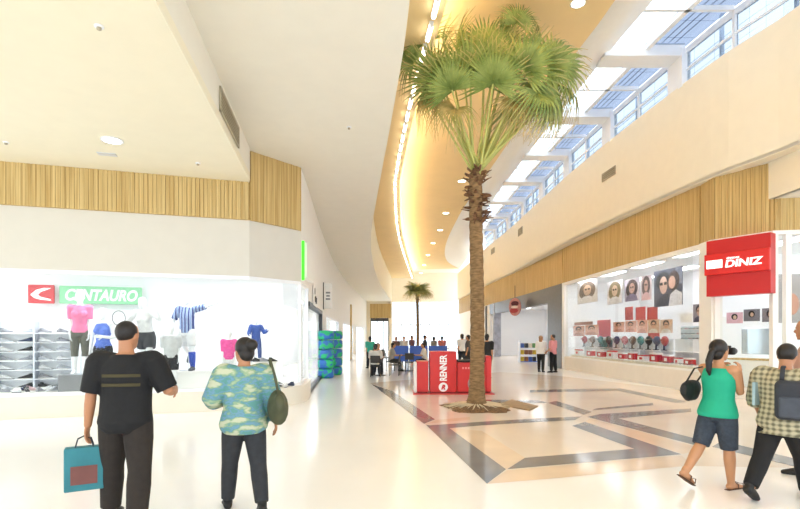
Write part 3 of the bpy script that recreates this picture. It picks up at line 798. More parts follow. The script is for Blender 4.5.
# (hub column, hub row, depth shift, blade radius in rows, facing)
add(470,78,-.55,50,(-.05,-1,.25),0); add(497,66,.5,52,(.1,-.6,.8),0,M_leafback); add(517,24,.25,28,(.1,-1,.2),0); add(512,42,.9,38,(.2,.3,1),1)
add(424,44,.3,38,(-.5,-.7,.55),1); add(436,78,-.3,42,(-.6,-.7,.3),2,None,.5); add(444,96,.4,40,(-.7,-.4,.6),2,M_leafback,.8); add(455,108,-.5,32,(-.4,-.9,.2),2,M_leafdry,1.3)
add(548,66,-.3,46,(.55,-.8,.3),2,None,.6); add(556,84,.35,44,(.7,-.4,.5),2,None,1.2); add(538,92,-.5,44,(.5,-.85,.2),2,M_leaf,1.5); add(524,70,-.6,44,(.25,-.95,.3),1,None,.5)
add(530,60,.8,46,(.5,.2,.9),1); add(450,62,.8,44,(-.4,.3,.9),1); add(462,54,.6,42,(-.2,.2,1),0); add(514,100,-.3,34,(.35,-.9,0),2,M_leafdry,1.6)
add(543,108,.2,32,(.6,-.6,.2),2,M_leafdry,1.8); add(495,62,-.2,40,(.0,-1,.3),0); add(560,70,.1,38,(.7,-.5,.5),1,M_leafback,.5); add(430,98,.1,28,(-.7,-.6,.2),2,M_leafdry,1.5); add(414,62,.5,34,(-.6,-.6,.5),2,None,.6)
add(528,82,.3,46,(.3,-.6,.5),2,None,1.4); add(493,84,-.75,42,(.05,-1,.3),0,M_leaf); add(485,50,.3,46,(0,-.4,1),0); add(547,104,-.2,36,(.5,-.8,.1),2,M_leafback,2.2); add(452,90,-.7,40,(-.3,-1,.3),1,M_leaf,.2); add(506,108,.4,34,(.1,-.9,.2),2,M_leafback,1.2)
palm(pb, crown.z+.05, .165, 'tall fan palm growing from the mulch bed in front of the red kiosk', FR, 3, 90)
# second, distant palm
PY2 = 33.0; pb2 = at(417.5, HZ, PY2); pb2.z = 0; H2 = EYE+(HZ-294)*PY2/F
FR2 = []
for k in range(22):
    a = k*2.4; el = .15+.9*(k % 5)/4; d = V((math.cos(a)*math.cos(el), math.sin(a)*math.cos(el), math.sin(el)))
    FR2.append((V((0,0,H2)), V((0,0,H2))+d*.35, .72, V((-d.x*.5,-d.y*.5-.2,1)), 2 if el < .6 else 0, M_leafback))
palm(pb2, H2, .10, 'small distant fan palm rising behind the blue counter', FR2, 9, 24)
q = NB(); lathe(q, [(.42,0),(.5,.45),(.46,.45),(.44,.4)]); tag(obj('planter', q, M_redsign, None, True, loc=(pb2.x,pb2.y,0)), 'round red planter at the foot of the distant palm', 'planter')
# bed around the trunk
q = NB(); N_ = 40
for r_, z_ in ((.0,.02),):
    vs = []
    for k in range(N_):
        a = 2*PI*k/N_; r = .78+.08*math.sin(5*a)+random.uniform(-.05,.05); vs.append((r*math.cos(a)*1.0, r*math.sin(a)*1.25))
lo = [q.verts.new((x,y,.002)) for x,y in vs]; md = [q.verts.new((x*.8,y*.8,.035+random.uniform(0,.03))) for x,y in vs]; hi = [q.verts.new((x*.3,y*.3,.07)) for x,y in vs]
loft(q, [lo, md, hi])
# pale root straws
for k in range(60):
    a = random.uniform(0,2*PI); d = V((math.cos(a),math.sin(a),0)); L = random.uniform(.3,.62)
    tube(q, [d*.2+V((0,0,.09)), d*(.2+L*.5)+V((0,0,.08)), d*(.2+L)+V((0,0,.03))], [.016,.013,.006], 5, mi=1)
M_soil = mat('bark_mulch', '8d6a45', .95, 0, 25, c2='4d3823', bump=.6)
o = obj('mulch_bed', q, [M_soil, mat('pale_root_straw','d9c7a6',.8,.1)], None, loc=(pb.x,pb.y,0)); tag(o, 'brown mulch and pale roots around the palm foot', 'mulch', None, 'stuff')
q = NB(); pl = [gr(498,405), gr(530,411), gr(538,406.5), gr(512,400)]
slab(q, [(p.x,p.y) for p in pl], .004, .02); struct('trim_11', q, mat('brown_floor_bed','a98f6d',.6,.1,8), 'brown bed slab on the floor right of the palm', 'floor bed')

# ================================================================ red kiosk
KY = 14.2
def kx(u): return (u-CX)/F*KY
def kbox(name, u0, u1, v0, depth, label, cat='counter unit', yo=0):
    x0, x1 = kx(u0), kx(u1); h = EYE+(HZ-v0)/F*KY
    t = empty(name, ((x0+x1)/2, KY+yo, 0), 0, label, cat); w_ = x1-x0
    q = NB(); rbox(q, (0,depth/2,h/2+.03), (w_,depth,h-.06), .012); obj('carcass', q, M_red, t)
    q = NB(); bbox(q, -w_/2+.03, w_/2-.03, .03, depth-.03, 0, .06); obj('kick_base', q, mat('dark_red_base','8d1d1c',.4,.05), t)
    return t, w_, h
t, w_, h = kbox('kiosk_tower', 430, 456.5, 351.5, .6, 'tall red kiosk tower with white vertical lettering')
obj('lettering', fit_text(text_mesh('RENNER', .3, .006, .01), .74, .2), M_whitetext, t, loc=(0.0,-.008,h*.62), rot=(PI/2,-PI/2,0))
q = NB(); q2 = [q.verts.new((.13*math.cos(2*PI*k/28),0,.13*math.sin(2*PI*k/28))) for k in range(28)]; f = q.faces.new(q2)
ex = bmesh.ops.extrude_face_region(q, geom=[f]); bmesh.ops.translate(q, verts=[v for v in ex['geom'] if isinstance(v, bmesh.types.BMVert)], vec=(0,-.006,0))
e = obj('emblem_disc', q, M_whitetext, t, loc=(0,-.002,.20))
obj('mark', fit_text(text_mesh('R', .2, .004, .012, .3), .12, .14), M_red, e, loc=(0,-.011,0), rot=(PI/2,0,0))
t, w_, h = kbox('kiosk_unit', 417, 428.5, 361.5, .7, 'low red kiosk unit with white side panel left of the tower', yo=.05)
q = NB(); rbox(q, (-w_/2-.045,.3,h/2), (.09,.62,h*.94), .04); obj('white_side', q, M_white, t)
obj('lettering', fit_text(text_mesh('RENNER', .3, .004, .008), .5, .07), M_red, t, loc=(-w_/2-.093,.3,h*.5), rot=(PI/2,-PI/2,-PI/2))
t, w_, h = kbox('kiosk_counter', 457.5, 486, 362.5, .8, 'red kiosk counter with black top behind the palm trunk', yo=.05)
q = NB(); rbox(q, (0,.38,h+.03), (w_*.96,.8,.05), .012); obj('worktop', q, M_black, t)
q = NB()
for k in range(4): rbox(q, (-.24+k*.08,-.003,h*.82), (.05,.008,.055), .003)
obj('pale_marks', q, mat('pale_red_lettering','e98a86',.4,.02), t)
q = NB(); ellip(q, (0,0,0), (.09,.012,.16)); ellip(q, (.06,-.004,-.04), (.08,.012,.1)); obj('printed_figure', q, mat('grey_print','a99a96',.5,.2,20), t, True, loc=(-.02,-.004,h*.32))
t, w_, h = kbox('kiosk_end_unit', 486.5, 492, 357.5, .8, 'narrow red kiosk end unit just right of the palm trunk', yo=.1)
q = NB(); rbox(q, (0,.4,h+.02), (w_,.8,.03), .01); obj('worktop', q, M_red, t)
q = NB(); bbox(q, kx(413), kx(494), KY-.12, KY+1.0, 0, .02); tag(obj('kiosk_floor_plate', q, M_red), 'thin red floor plate under the kiosk units', 'floor plate')

# ================================================================ seating area
M_blue = mat('blue_panel', '3f66c4', .5, .04)
for i, (u0, u1) in enumerate(((391,409),(409.3,428),(428.3,447.5))):
    Y = 27.5; x0, x1 = (u0-CX)/F*Y, (u1-CX)/F*Y; t = empty('barrier_panel', ((x0+x1)/2,Y,0), 0, f'blue counter panel behind the seating, {ORD[i]} from the left', 'barrier', 'blue panels behind the seating')
    q = NB(); rbox(q, (0,0,.68), (x1-x0-.04,.08,.86), .015); obj('panel', q, M_blue, t)
    for s in (-1,1):
        q = NB(); bbox(q, s*(x1-x0)/2-.04*s-.025, s*(x1-x0)/2-.04*s+.025, -.03,.03,0,1.15); obj('post', q, M_steel, t)
        q = NB(); bbox(q, s*(x1-x0)/2-.04*s-.04, s*(x1-x0)/2-.04*s+.04, -.25,.25,0,.025); obj('foot', q, M_steel, t)
M_chair = mat('dark_chair', '3c3a38', .5, .1)
def chair_proto():
    t = empty('cafe_chair', (0,0,0), 0, '', 'chair', 'cafe chairs')
    q = NB(); rbox(q, (0,0,.45), (.42,.42,.035), .015); obj('seat', q, M_chair, t)
    q = NB(); rbox(q, (0,-.2,.72), (.4,.03,.3), .012, R=Matrix.Rotation(.12,3,'X')); obj('backrest', q, M_chair, t)
    for sx in (-1,1):
        q = NB(); tube(q, [(sx*.19,-.19,0),(sx*.18,-.18,.45),(sx*.18,-.21,.86)], .012, 6); obj('leg', q, M_dark, t)
        q = NB(); tube(q, [(sx*.19,.19,0),(sx*.18,.18,.44)], .012, 6); obj('leg', q, M_dark, t)
    return t
ch0 = None
def chair(x, y, a, label):
    global ch0
    if ch0 is None: ch0 = chair_proto(); t = ch0
    else: t = copy_tree(ch0)
    t.location = (x,y,0); t.rotation_euler.z = a; t['label'] = label
def table(x, y, label):
    t = empty('cafe_table', (x,y,0), 0, label, 'table', 'cafe tables')
    q = NB(); lathe(q, [(.36,.72),(.38,.73),(.38,.745),(.36,.755)]); obj('table_top', q, M_chair, t, True)
    q = NB(); tube(q, [(0,0,.03),(0,0,.72)], .03, 8); obj('stem', q, M_dark, t)
    q = NB(); lathe(q, [(.24,0),(.24,.015),(.04,.04)]); obj('base', q, M_dark, t, True)
T1, T2 = at(380, HZ, 21.0), at(408, HZ, 23.6)
table(T1.x, T1.y, 'dark round cafe table nearest the white walkway'); table(T2.x, T2.y, 'dark round cafe table in front of the blue panels')
CH = [(T1.x-.15,T1.y-.86,0,'dark cafe chair on the near side of the table by the walkway'),(T1.x+.62,T1.y-.1,1.45,'empty dark cafe chair right of the table by the walkway'),(T1.x-.1,T1.y+.88,PI,'dark cafe chair on the far side of the walkway table'),
      (T2.x-.84,T2.y-.1,-1.5,'dark cafe chair left of the table before the blue panels'),(T2.x+.86,T2.y+.05,1.6,'dark cafe chair right of the table before the blue panels'),(T2.x+.05,T2.y-.7,0,'dark cafe chair in front of the blue panel table')]
for c in CH: chair(*c)

# ================================================================ eyewear shop: sign and display
a_sg = math.atan2(RF1.y-RF0.y, RF1.x-RF0.x)
mid_ = RF0.lerp(RF1, .5)
nrm = V((RF1.y-RF0.y, -(RF1.x-RF0.x))).normalized()
if nrm.y > 0: nrm = -nrm
sgw = (RF1-RF0).length
c = mid_+nrm*.30
t = empty('shop_sign', (c.x,c.y,2.72), a_sg, 'large red box sign with white lettering over the corner shop window', 'sign')
SW, SHT = 1.5, 1.5
q = NB(); rbox(q, (0,.1,SHT/2), (SW,.3,SHT), .01); obj('back_box', q, M_redsign, t)
q = NB(); rbox(q, (0,-.09,SHT*.56), (SW+.02,.12,.56), .02); band = obj('front_band', q, mat('bright_red_band','dc2622',.35,.02), t)
q = NB(); rbox(q, (0,0,0), (.40,.02,.22), .01); obj('white_mark', q, emis('white_sign_glow','ffffff',.6), band, loc=(-.5,-.155,SHT*.56))
M_wg = MATS['white_sign_glow']
obj('lettering', fit_text(text_mesh('DINIZ', .3, .008, .008, .12), .86, .19), M_wg, band, loc=(.20,-.16,SHT*.56-.02), rot=(PI/2,0,0))
obj('small_lettering', fit_text(text_mesh('ÓTICAS', .1, .006, .005, .12), .30, .055), M_wg, band, loc=(-.05,-.16,SHT*.56+.125), rot=(PI/2,0,0))

M_paper = mat('poster_white', 'f3f3f4', .5, .01)
def face_poster(u0, u1, v0, v1, d, bgc, hairc, skinc, clothc, label, hair='long', fn_=rf, side='R'):
    """flat printed portrait on a board hung inside the window; u/v bounds give its real place and size"""
    um = (u0+u1)/2; p = fn_(um, d); w_ = abs((fn_(u1, d)-fn_(u0, d)).length); zt, zb = EYE+(HZ-v0)/F*p.y, EYE+(HZ-v1)/F*p.y; h = zt-zb
    a = ang_r-PI if fn_ is rf else ang_l
    t = empty('portrait_poster', (p.x,p.y,zb), a, label, 'poster')
    q = NB(); bbox(q, -w_/2, w_/2, 0, .02, 0, h); obj('board', q, mat('poster_'+bgc, bgc, .5, .08, 4), t)
    def flat(name, pts, y, m):
        q = NB(); lo = [q.verts.new((x*w_,y,z*h)) for x,z in pts]; f = q.faces.new(lo)
        ex = bmesh.ops.extrude_face_region(q, geom=[f]); bmesh.ops.translate(q, verts=[v for v in ex['geom'] if isinstance(v, bmesh.types.BMVert)], vec=(0,-.002,0))
        return obj(name, q, m, t)
    C = lambda cx, cz, rx, rz_, n=16, jit=0: [(cx+rx*math.cos(2*PI*k/n)*(1+jit*math.sin(7*k)), cz+rz_*math.sin(2*PI*k/n)) for k in range(n)]
    OX = -.16 if hair == 'couple' else 0
    flat('printed_hair', C(.0,.56,.40,.42,18,.06) if hair == 'long' else C(OX,.70,.26,.26), -.001, mat('print_'+hairc, hairc, .6, .15, 12))
    flat('printed_clothes', [(-.42,0),(.42,0),(.34,.22),(.12,.32),(-.12,.32),(-.34,.22)], -.004, mat('print_'+clothc, clothc, .6, .1, 9))
    flat('printed_face', C(.02+OX,.58,.19-abs(OX)*.3,.24), -.007, mat('print_'+skinc, skinc, .6, .05))
    if hair == 'couple':
        flat('printed_dress', [(.05,0),(.5,0),(.5,.3),(.3,.42),(.1,.3)], -.010, mat('print_dfe0ea','dfe0ea',.6,.1,9))
        flat('printed_hair', C(.22,.66,.2,.26), -.010, mat('print_4b3233','4b3233',.6,.15,12)); flat('printed_face', C(.17,.62,.12,.17), -.013, mat('print_d8ab98','d8ab98',.6,.05))
        flat('printed_sky', [(.28,.55),(.5,.55),(.5,1),(.28,1)], -.004, mat('print_8d93ad','8d93ad',.6,.1,5))
    q = NB()
    for s in (-1,1): bbox(q, (.02+OX+s*.075)*w_-.05*w_, (.02+OX+s*.075)*w_+.05*w_, -.012, -.009, .58*h, .66*h)
    obj('printed_glasses', q, M_black, t)
face_poster(577,597,281,303,.5,'e6e2e4','6f5a4c','c9a88f','e6e2e4','poster of a long brown haired woman, farthest portrait in the eyewear window')
face_poster(607,622,281,304,.7,'e4dfe4','8d7b5e','d5b49a','d8d6dc','poster of a blonde haired person, second portrait from the far end')
face_poster(624.5,639,279,301,1.1,'d9cfd8','4b3233','c79f8d','8a7f99','poster of a dark haired woman, third portrait from the far end')
face_poster(641,651,275.5,300,1.1,'e0ccd0','5a4340','d6aa9c','e2b4b6','narrow pink poster of a woman beside the largest portrait')
face_poster(653.5,681.5,269,306,.9,'4a4f63','23242e','cda999','2b3049','largest dark poster of a couple in the eyewear window', 'couple')
face_poster(693,705,304,322,.9,'8a8590','2f2b33','bb9a8c','4e4a5c','small grey portrait card near the white pillar', 'short')
def card(u0,u1,v0,v1,d,colr,label,name='price_card',cat='card'):
    um = (u0+u1)/2; p = rf(um, d); w_ = (rf(u1,d)-rf(u0,d)).length; zt, zb = EYE+(HZ-v0)/F*p.y, EYE+(HZ-v1)/F*p.y
    t = empty(name, (p.x,p.y,zb), ang_r-PI, label, cat)
    q = NB(); bbox(q, -w_/2, w_/2, 0, .02, 0, zt-zb); obj('card', q, mat('card_'+colr, colr, .5, .06, 5), t)
    q = NB(); bbox(q, -w_/2-.01, w_/2+.01, .02,.03,-.01, zt-zb+.01); obj('backing', q, M_frame, t)
    return t
card(680,692,313,322,.8,'fafafa','blank white card hanging right of the red squares')
for i,(a,c_) in enumerate(((625,632.5),(635.5,645),(647,657))): card(a,c_,307,320,1.0,'c8353c',f'red square card under the portraits, {ORD[i]} from the far end')
card(597,610,320,337,.9,'e0708c','pink patterned card in the middle of the window')
card(600,612,340,349,.8,'3f7f86','small teal card above the counter boxes')
card(648,659,325,345,1.35,'d0484a','tall red card behind the spectacle busts')
card(574,592,322,325,.45,'b98c84','thin rose strip label at the far window end')
for i,(a,c_,v0,v1) in enumerate(((573,584,326,336),(585,598,325,335),(613,624,322,332),(625,636,321,332),(637,647,320,333))):
    face_poster(a,c_,v0,v1,.35 if i < 2 else .9,'e3a893','2c2422','d9a088','c98a78',f'small salmon portrait card, {ORD[i]} from the far end of the lower row','short')
for i,(a,c_) in enumerate(((648,659),(660,672))):
    face_poster(a,c_,319.5,333,.85,'d9b59a','1d1a1c','d9a88c','e9e2dc',f'portrait card of a black haired face, {["left","right"][i]} one of the pair below the large poster','short')
# counter, boxes, spectacles
for i,(ya,yb) in enumerate(((24.6,22.1),(22.05,19.5),(19.45,17.2),(17.15,14.9))):
    def rx(y): return 8.2+(25-y)*.0491
    xm, ym = rx((ya+yb)/2)+.55, (ya+yb)/2
    t = empty('display_counter', (xm,ym,0), ang_r-PI, f'cream display counter in the eyewear window, {ORD[i]} from the far end', 'counter', 'display counters in the eyewear window')
    L = ya-yb
    q = NB(); rbox(q, (0,0,.36), (L-.02,.7,.7), .01); obj('cabinet', q, M_cream, t)
    q = NB(); rbox(q, (0,0,.73), (L-.01,.74,.04), .01); obj('worktop', q, M_white, t)
    q = NB(); bbox(q, -L/2+.02, L/2-.02, .3,.34,.75,1.55); obj('back_rail', q, mat('clear_pale_panel','dfe4ea',.3,.05), t)
    q = NB(); bbox(q, -L/2+.02, L/2-.02, .02,.34,1.12,1.14); obj('shelf', q, M_frame, t)
random.seed(11)
k = 0; u = 563
while u < 702:
    w = random.uniform(6,10); red = (k % 3 != 1); p = rf(u+w/2, .38); ww = max(.15, (rf(u+w,.38)-rf(u,.38)).length*.8); ww = min(ww,.5)
    if p.y < 15.1: break
    hh = random.uniform(.2,.32)
    t = empty('gift_box', (p.x,p.y,.751), ang_r-PI, f'{"red" if red else "white"} display box on the window counter, {ORD[k] if k < 12 else "thirteenth to last"} from the far end' if k < 12 else f'{"red" if red else "white"} display box on the window counter, box {k-11} past the middle', 'box', 'boxes on the eyewear counter')
    q = NB(); rbox(q, (0,0,hh*.42), (ww,.2,hh*.84), .01); obj('box_body', q, M_redsign if red else M_paper, t)
    q = NB(); rbox(q, (0,0,hh*.9), (ww+.01,.21,hh*.2), .008); obj('lid', q, M_paper if red else M_redsign, t)
    q = NB(); bbox(q, -ww*.2, ww*.2, -.104,-.1,hh*.2,hh*.6); obj('label', q, M_paper if red else M_redsign, t)
    k += 1; u += w+3.2
def spec_mesh():
    a = NB()
    for s in (-1,1):
        pts = [V((s*.035+.028*math.cos(2*PI*k/12), 0, .022*math.sin(2*PI*k/12))) for k in range(13)]
        tube(a, pts, .004, 5); tube(a, [(s*.064,0,.008),(s*.068,.13,.004)], .004, 5)
    tube(a, [(-.009,0,.006),(.009,0,.006)], .004, 5)
    return a
SPEC_COL = [('black','1c1c20'),('brown','6b4a33'),('dark blue','2c3c66'),('teal','2e7f84'),('red','b23136')]
def bust(u, d, z, colr, label):
    p = rf(u, d); t = empty('spectacle_stand', (p.x,p.y,z), ang_r-PI, label, 'spectacle stand', 'spectacle stands in the eyewear window')
    t.scale = (1.55,1.55,1.55)
    q = NB(); lathe(q, [(.07,0),(.07,.012),(.02,.02),(.018,.12)]); obj('foot', q, M_black, t, True)
    q = NB(); ellip(q, (0,.02,.22), (.075,.085,.11)); tube(q, [(0,.02,.1),(0,.02,.16)], [.035,.04], 8); obj('head_form', q, mat('form_'+colr[1], colr[1], .4, .1), t, True)
    q = spec_mesh(); bmesh.ops.transform(q, matrix=Matrix.Translation((0,-.07,.24)), verts=q.verts); obj('spectacles', q, mat('spec_'+colr[0], colr[1], .3, .1) if colr[0] != 'black' else M_grey, t)
random.seed(5)
n = 0
for u in range(568, 672, 8):
    cl = SPEC_COL[(n*2) % 5]; bust(u, .72, 1.142, cl, f'{cl[0]} spectacle bust on the counter shelf, {ORD[n] if n < 12 else "thirteenth"} from the far end'); n += 1
n = 0
def spectacles(p, z, a, colr, label, grp):
    o = obj('spectacles', spec_mesh(), mat('rim_'+colr[0], colr[1], .3, .1), None, False, loc=(p.x,p.y,z+.023), rot=(0,0,a)); tag(o, label, 'spectacles', grp)
for i in range(11):
    p = rf(660+i*4.0, .22); cl = SPEC_COL[i % 5]
    spectacles(p, .751, ang_r-PI, cl, f'{cl[0]} spectacles lying on the near counter front, {ORD[i]} from the far end', 'spectacles on the near counter')
# rack of frames near the pillar
p = rf(691, .95); t = empty('frame_rack', (p.x,p.y,.75), ang_r-PI, 'pale blue grid rack holding rows of spectacles near the pillar', 'rack')
q = NB(); rbox(q, (0,.02,.62), (1.1,.03,1.2), .01); obj('back_board', q, mat('pale_blue_board','c9dbea',.4,.05), t)
for k in range(7):
    q = NB(); bbox(q, -.53,.53,-.05,.01,.12+k*.165,.13+k*.165); obj('rail', q, M_frame, t)
for r in range(7):
    for c in range(5):
        P = rz(ang_r-PI) @ V((-.42+c*.21,-.04,0)); cl = SPEC_COL[(r*3+c) % 5]
        spectacles(V((p.x+P.x,p.y+P.y)), .75+.13+r*.165, ang_r-PI, cl, f'{cl[0]} spectacles on blue rack, {ORD[r]} rail up, {ORD[c]} from the far side', 'spectacles on the blue rack')
# items under the sign
def sg(f, d): q_ = RF0.lerp(RF1, f)-nrm*d; return q_
for i,(f,zz,w_,h,cg) in enumerate(((.2,2.0,.4,.3,'e3b7c4'),(.5,2.05,.38,.32,'7c7a84'),(.8,2.02,.34,.36,'8f8a93'))):
    p = sg(f, .5); t = empty('portrait_poster', (p.x,p.y,zz), a_sg, ['pink portrait card','grey portrait card of two faces','darker grey portrait card'][i]+' hanging under the red sign', 'poster')
    q = NB(); bbox(q, -w_/2,w_/2,0,.02,0,h); obj('board', q, mat('poster_'+cg,cg,.5,.1,5), t)
    q = NB(); ellip(q, (0,-.002,h*.6), (w_*.2,.006,h*.28)); obj('printed_hair', q, M_hair, t, True)
    q = NB(); ellip(q, (.01,-.006,h*.55), (w_*.11,.006,h*.18)); obj('printed_face', q, mat('print_d5b49a','d5b49a',.6,.05), t, True)
p = sg(.5, .7); t = empty('display_counter', (p.x,p.y,0), a_sg, 'white display counter in the window under the red sign', 'counter')
q = NB(); rbox(q, (0,0,.5), (1.1,.5,1.0), .01); obj('cabinet', q, M_white, t); q = NB(); rbox(q,(0,0,1.02),(1.14,.54,.04),.01); obj('worktop', q, M_wood, t)
q = NB(); rbox(q, (0,.2,1.5), (.8,.04,.7), .01); obj('mirror', q, mat('pale_mirror','cfd8df',.1,.05,metal=.6), t)
p = RF1+V((1.2,.7)); 
t = empty('portrait_poster', (p.x,p.y,2.0), math.atan2(RF2.y-RF1.y,RF2.x-RF1.x), 'tall grey poster at the right edge of the shop corner', 'poster')
q = NB(); bbox(q,-.5,.5,0,.03,0,1.3); obj('board', q, mat('poster_b9b4b4','b9b4b4',.5,.1,3), t); q = NB(); ellip(q,(-.2,-.004,.5),(.2,.008,.3)); obj('printed_face', q, mat('print_d5a08a','d5a08a',.6,.05), t, True)

# ================================================================ portal shop: hanging round sign, product rack
p = at(515, 307, 32.6)
t = empty('round_sign', p, -.75, 'oval dusky pink and red logo sign hanging before the grey portal', 'sign')
def disc(r, y, th, mi=0):
    q = NB(); vs = [q.verts.new((r*math.cos(2*PI*k/30), y, r*math.sin(2*PI*k/30))) for k in range(30)]; f = q.faces.new(vs)
    ex = bmesh.ops.extrude_face_region(q, geom=[f]); bmesh.ops.translate(q, verts=[v for v in ex['geom'] if isinstance(v, bmesh.types.BMVert)], vec=(0,-th,0)); return q
def blob(r, y, th, sx, sz, ox=0, oz=0):
    q = disc(r, y, th); bmesh.ops.transform(q, matrix=Matrix.Translation((ox,0,oz)) @ Matrix.Diagonal((sx,1,sz,1)), verts=q.verts); return q
obj('disc', blob(.5,.05,.1,.85,1.15), mat('sign_dusky_pink','c98f8c',.5,.15,6), t); obj('upper_mark', blob(.3,-.06,.02,.9,.55,.03,.22), mat('sign_dark','6b3038',.5,.2,9), t)
obj('lower_mark', blob(.3,-.06,.02,1.0,.5,-.04,-.24), mat('sign_dusky_red','b2444a',.5,.1), t); obj('middle_mark', blob(.2,-.062,.02,1.3,.45,.0,.0), mat('sign_cream','ead9cf',.5,.1), t)
q = NB(); tube(q, [(0,0,.6),(0,0,1.4)], .02, 6); obj('hanger', q, M_dark, t)
RKX, RKY = at(528,HZ,31.2).x, 31.2
t = empty('product_rack', (RKX,RKY,0), 0, 'low product rack with yellow packs in the grey portal shop', 'rack')
for k in range(3):
    q = NB(); rbox(q, (0,0,.06+k*.42), (1.1,.5,.04), .01); obj('shelf', q, M_steel if k else M_blue, t)
for s in (-1,1):
    q = NB(); bbox(q, s*.55-.02, s*.55+.02, -.25,.25,0,1.35); obj('side_panel', q, M_steel, t)
PC = [('yellow','d7b53a'),('brown','8f5a3a'),('blue','3f62b5'),('black','333338'),('cream','e8ddc8'),('green','5f9a5a')]
for r in range(3):
    for c in range(4):
        cl = PC[(r*4+c*(1 if r != 1 else 0)+(0 if r != 1 else (c//2)-4+0)) % 6] if r != 1 else PC[(c+1)//2 % 2]
        q = NB(); rbox(q, (0,0,.14), (.2,.24,.28), .02); o = obj('product_pack', q, mat('pack_'+cl[0], cl[1], .5, .08), None, loc=(RKX-.38+c*.25, RKY-.05, .081+r*.42)); tag(o, f'{cl[0]} pack on the low rack, {ORD[r]} shelf from the floor, {ORD[c]} from left', 'pack', 'packs on the product rack')

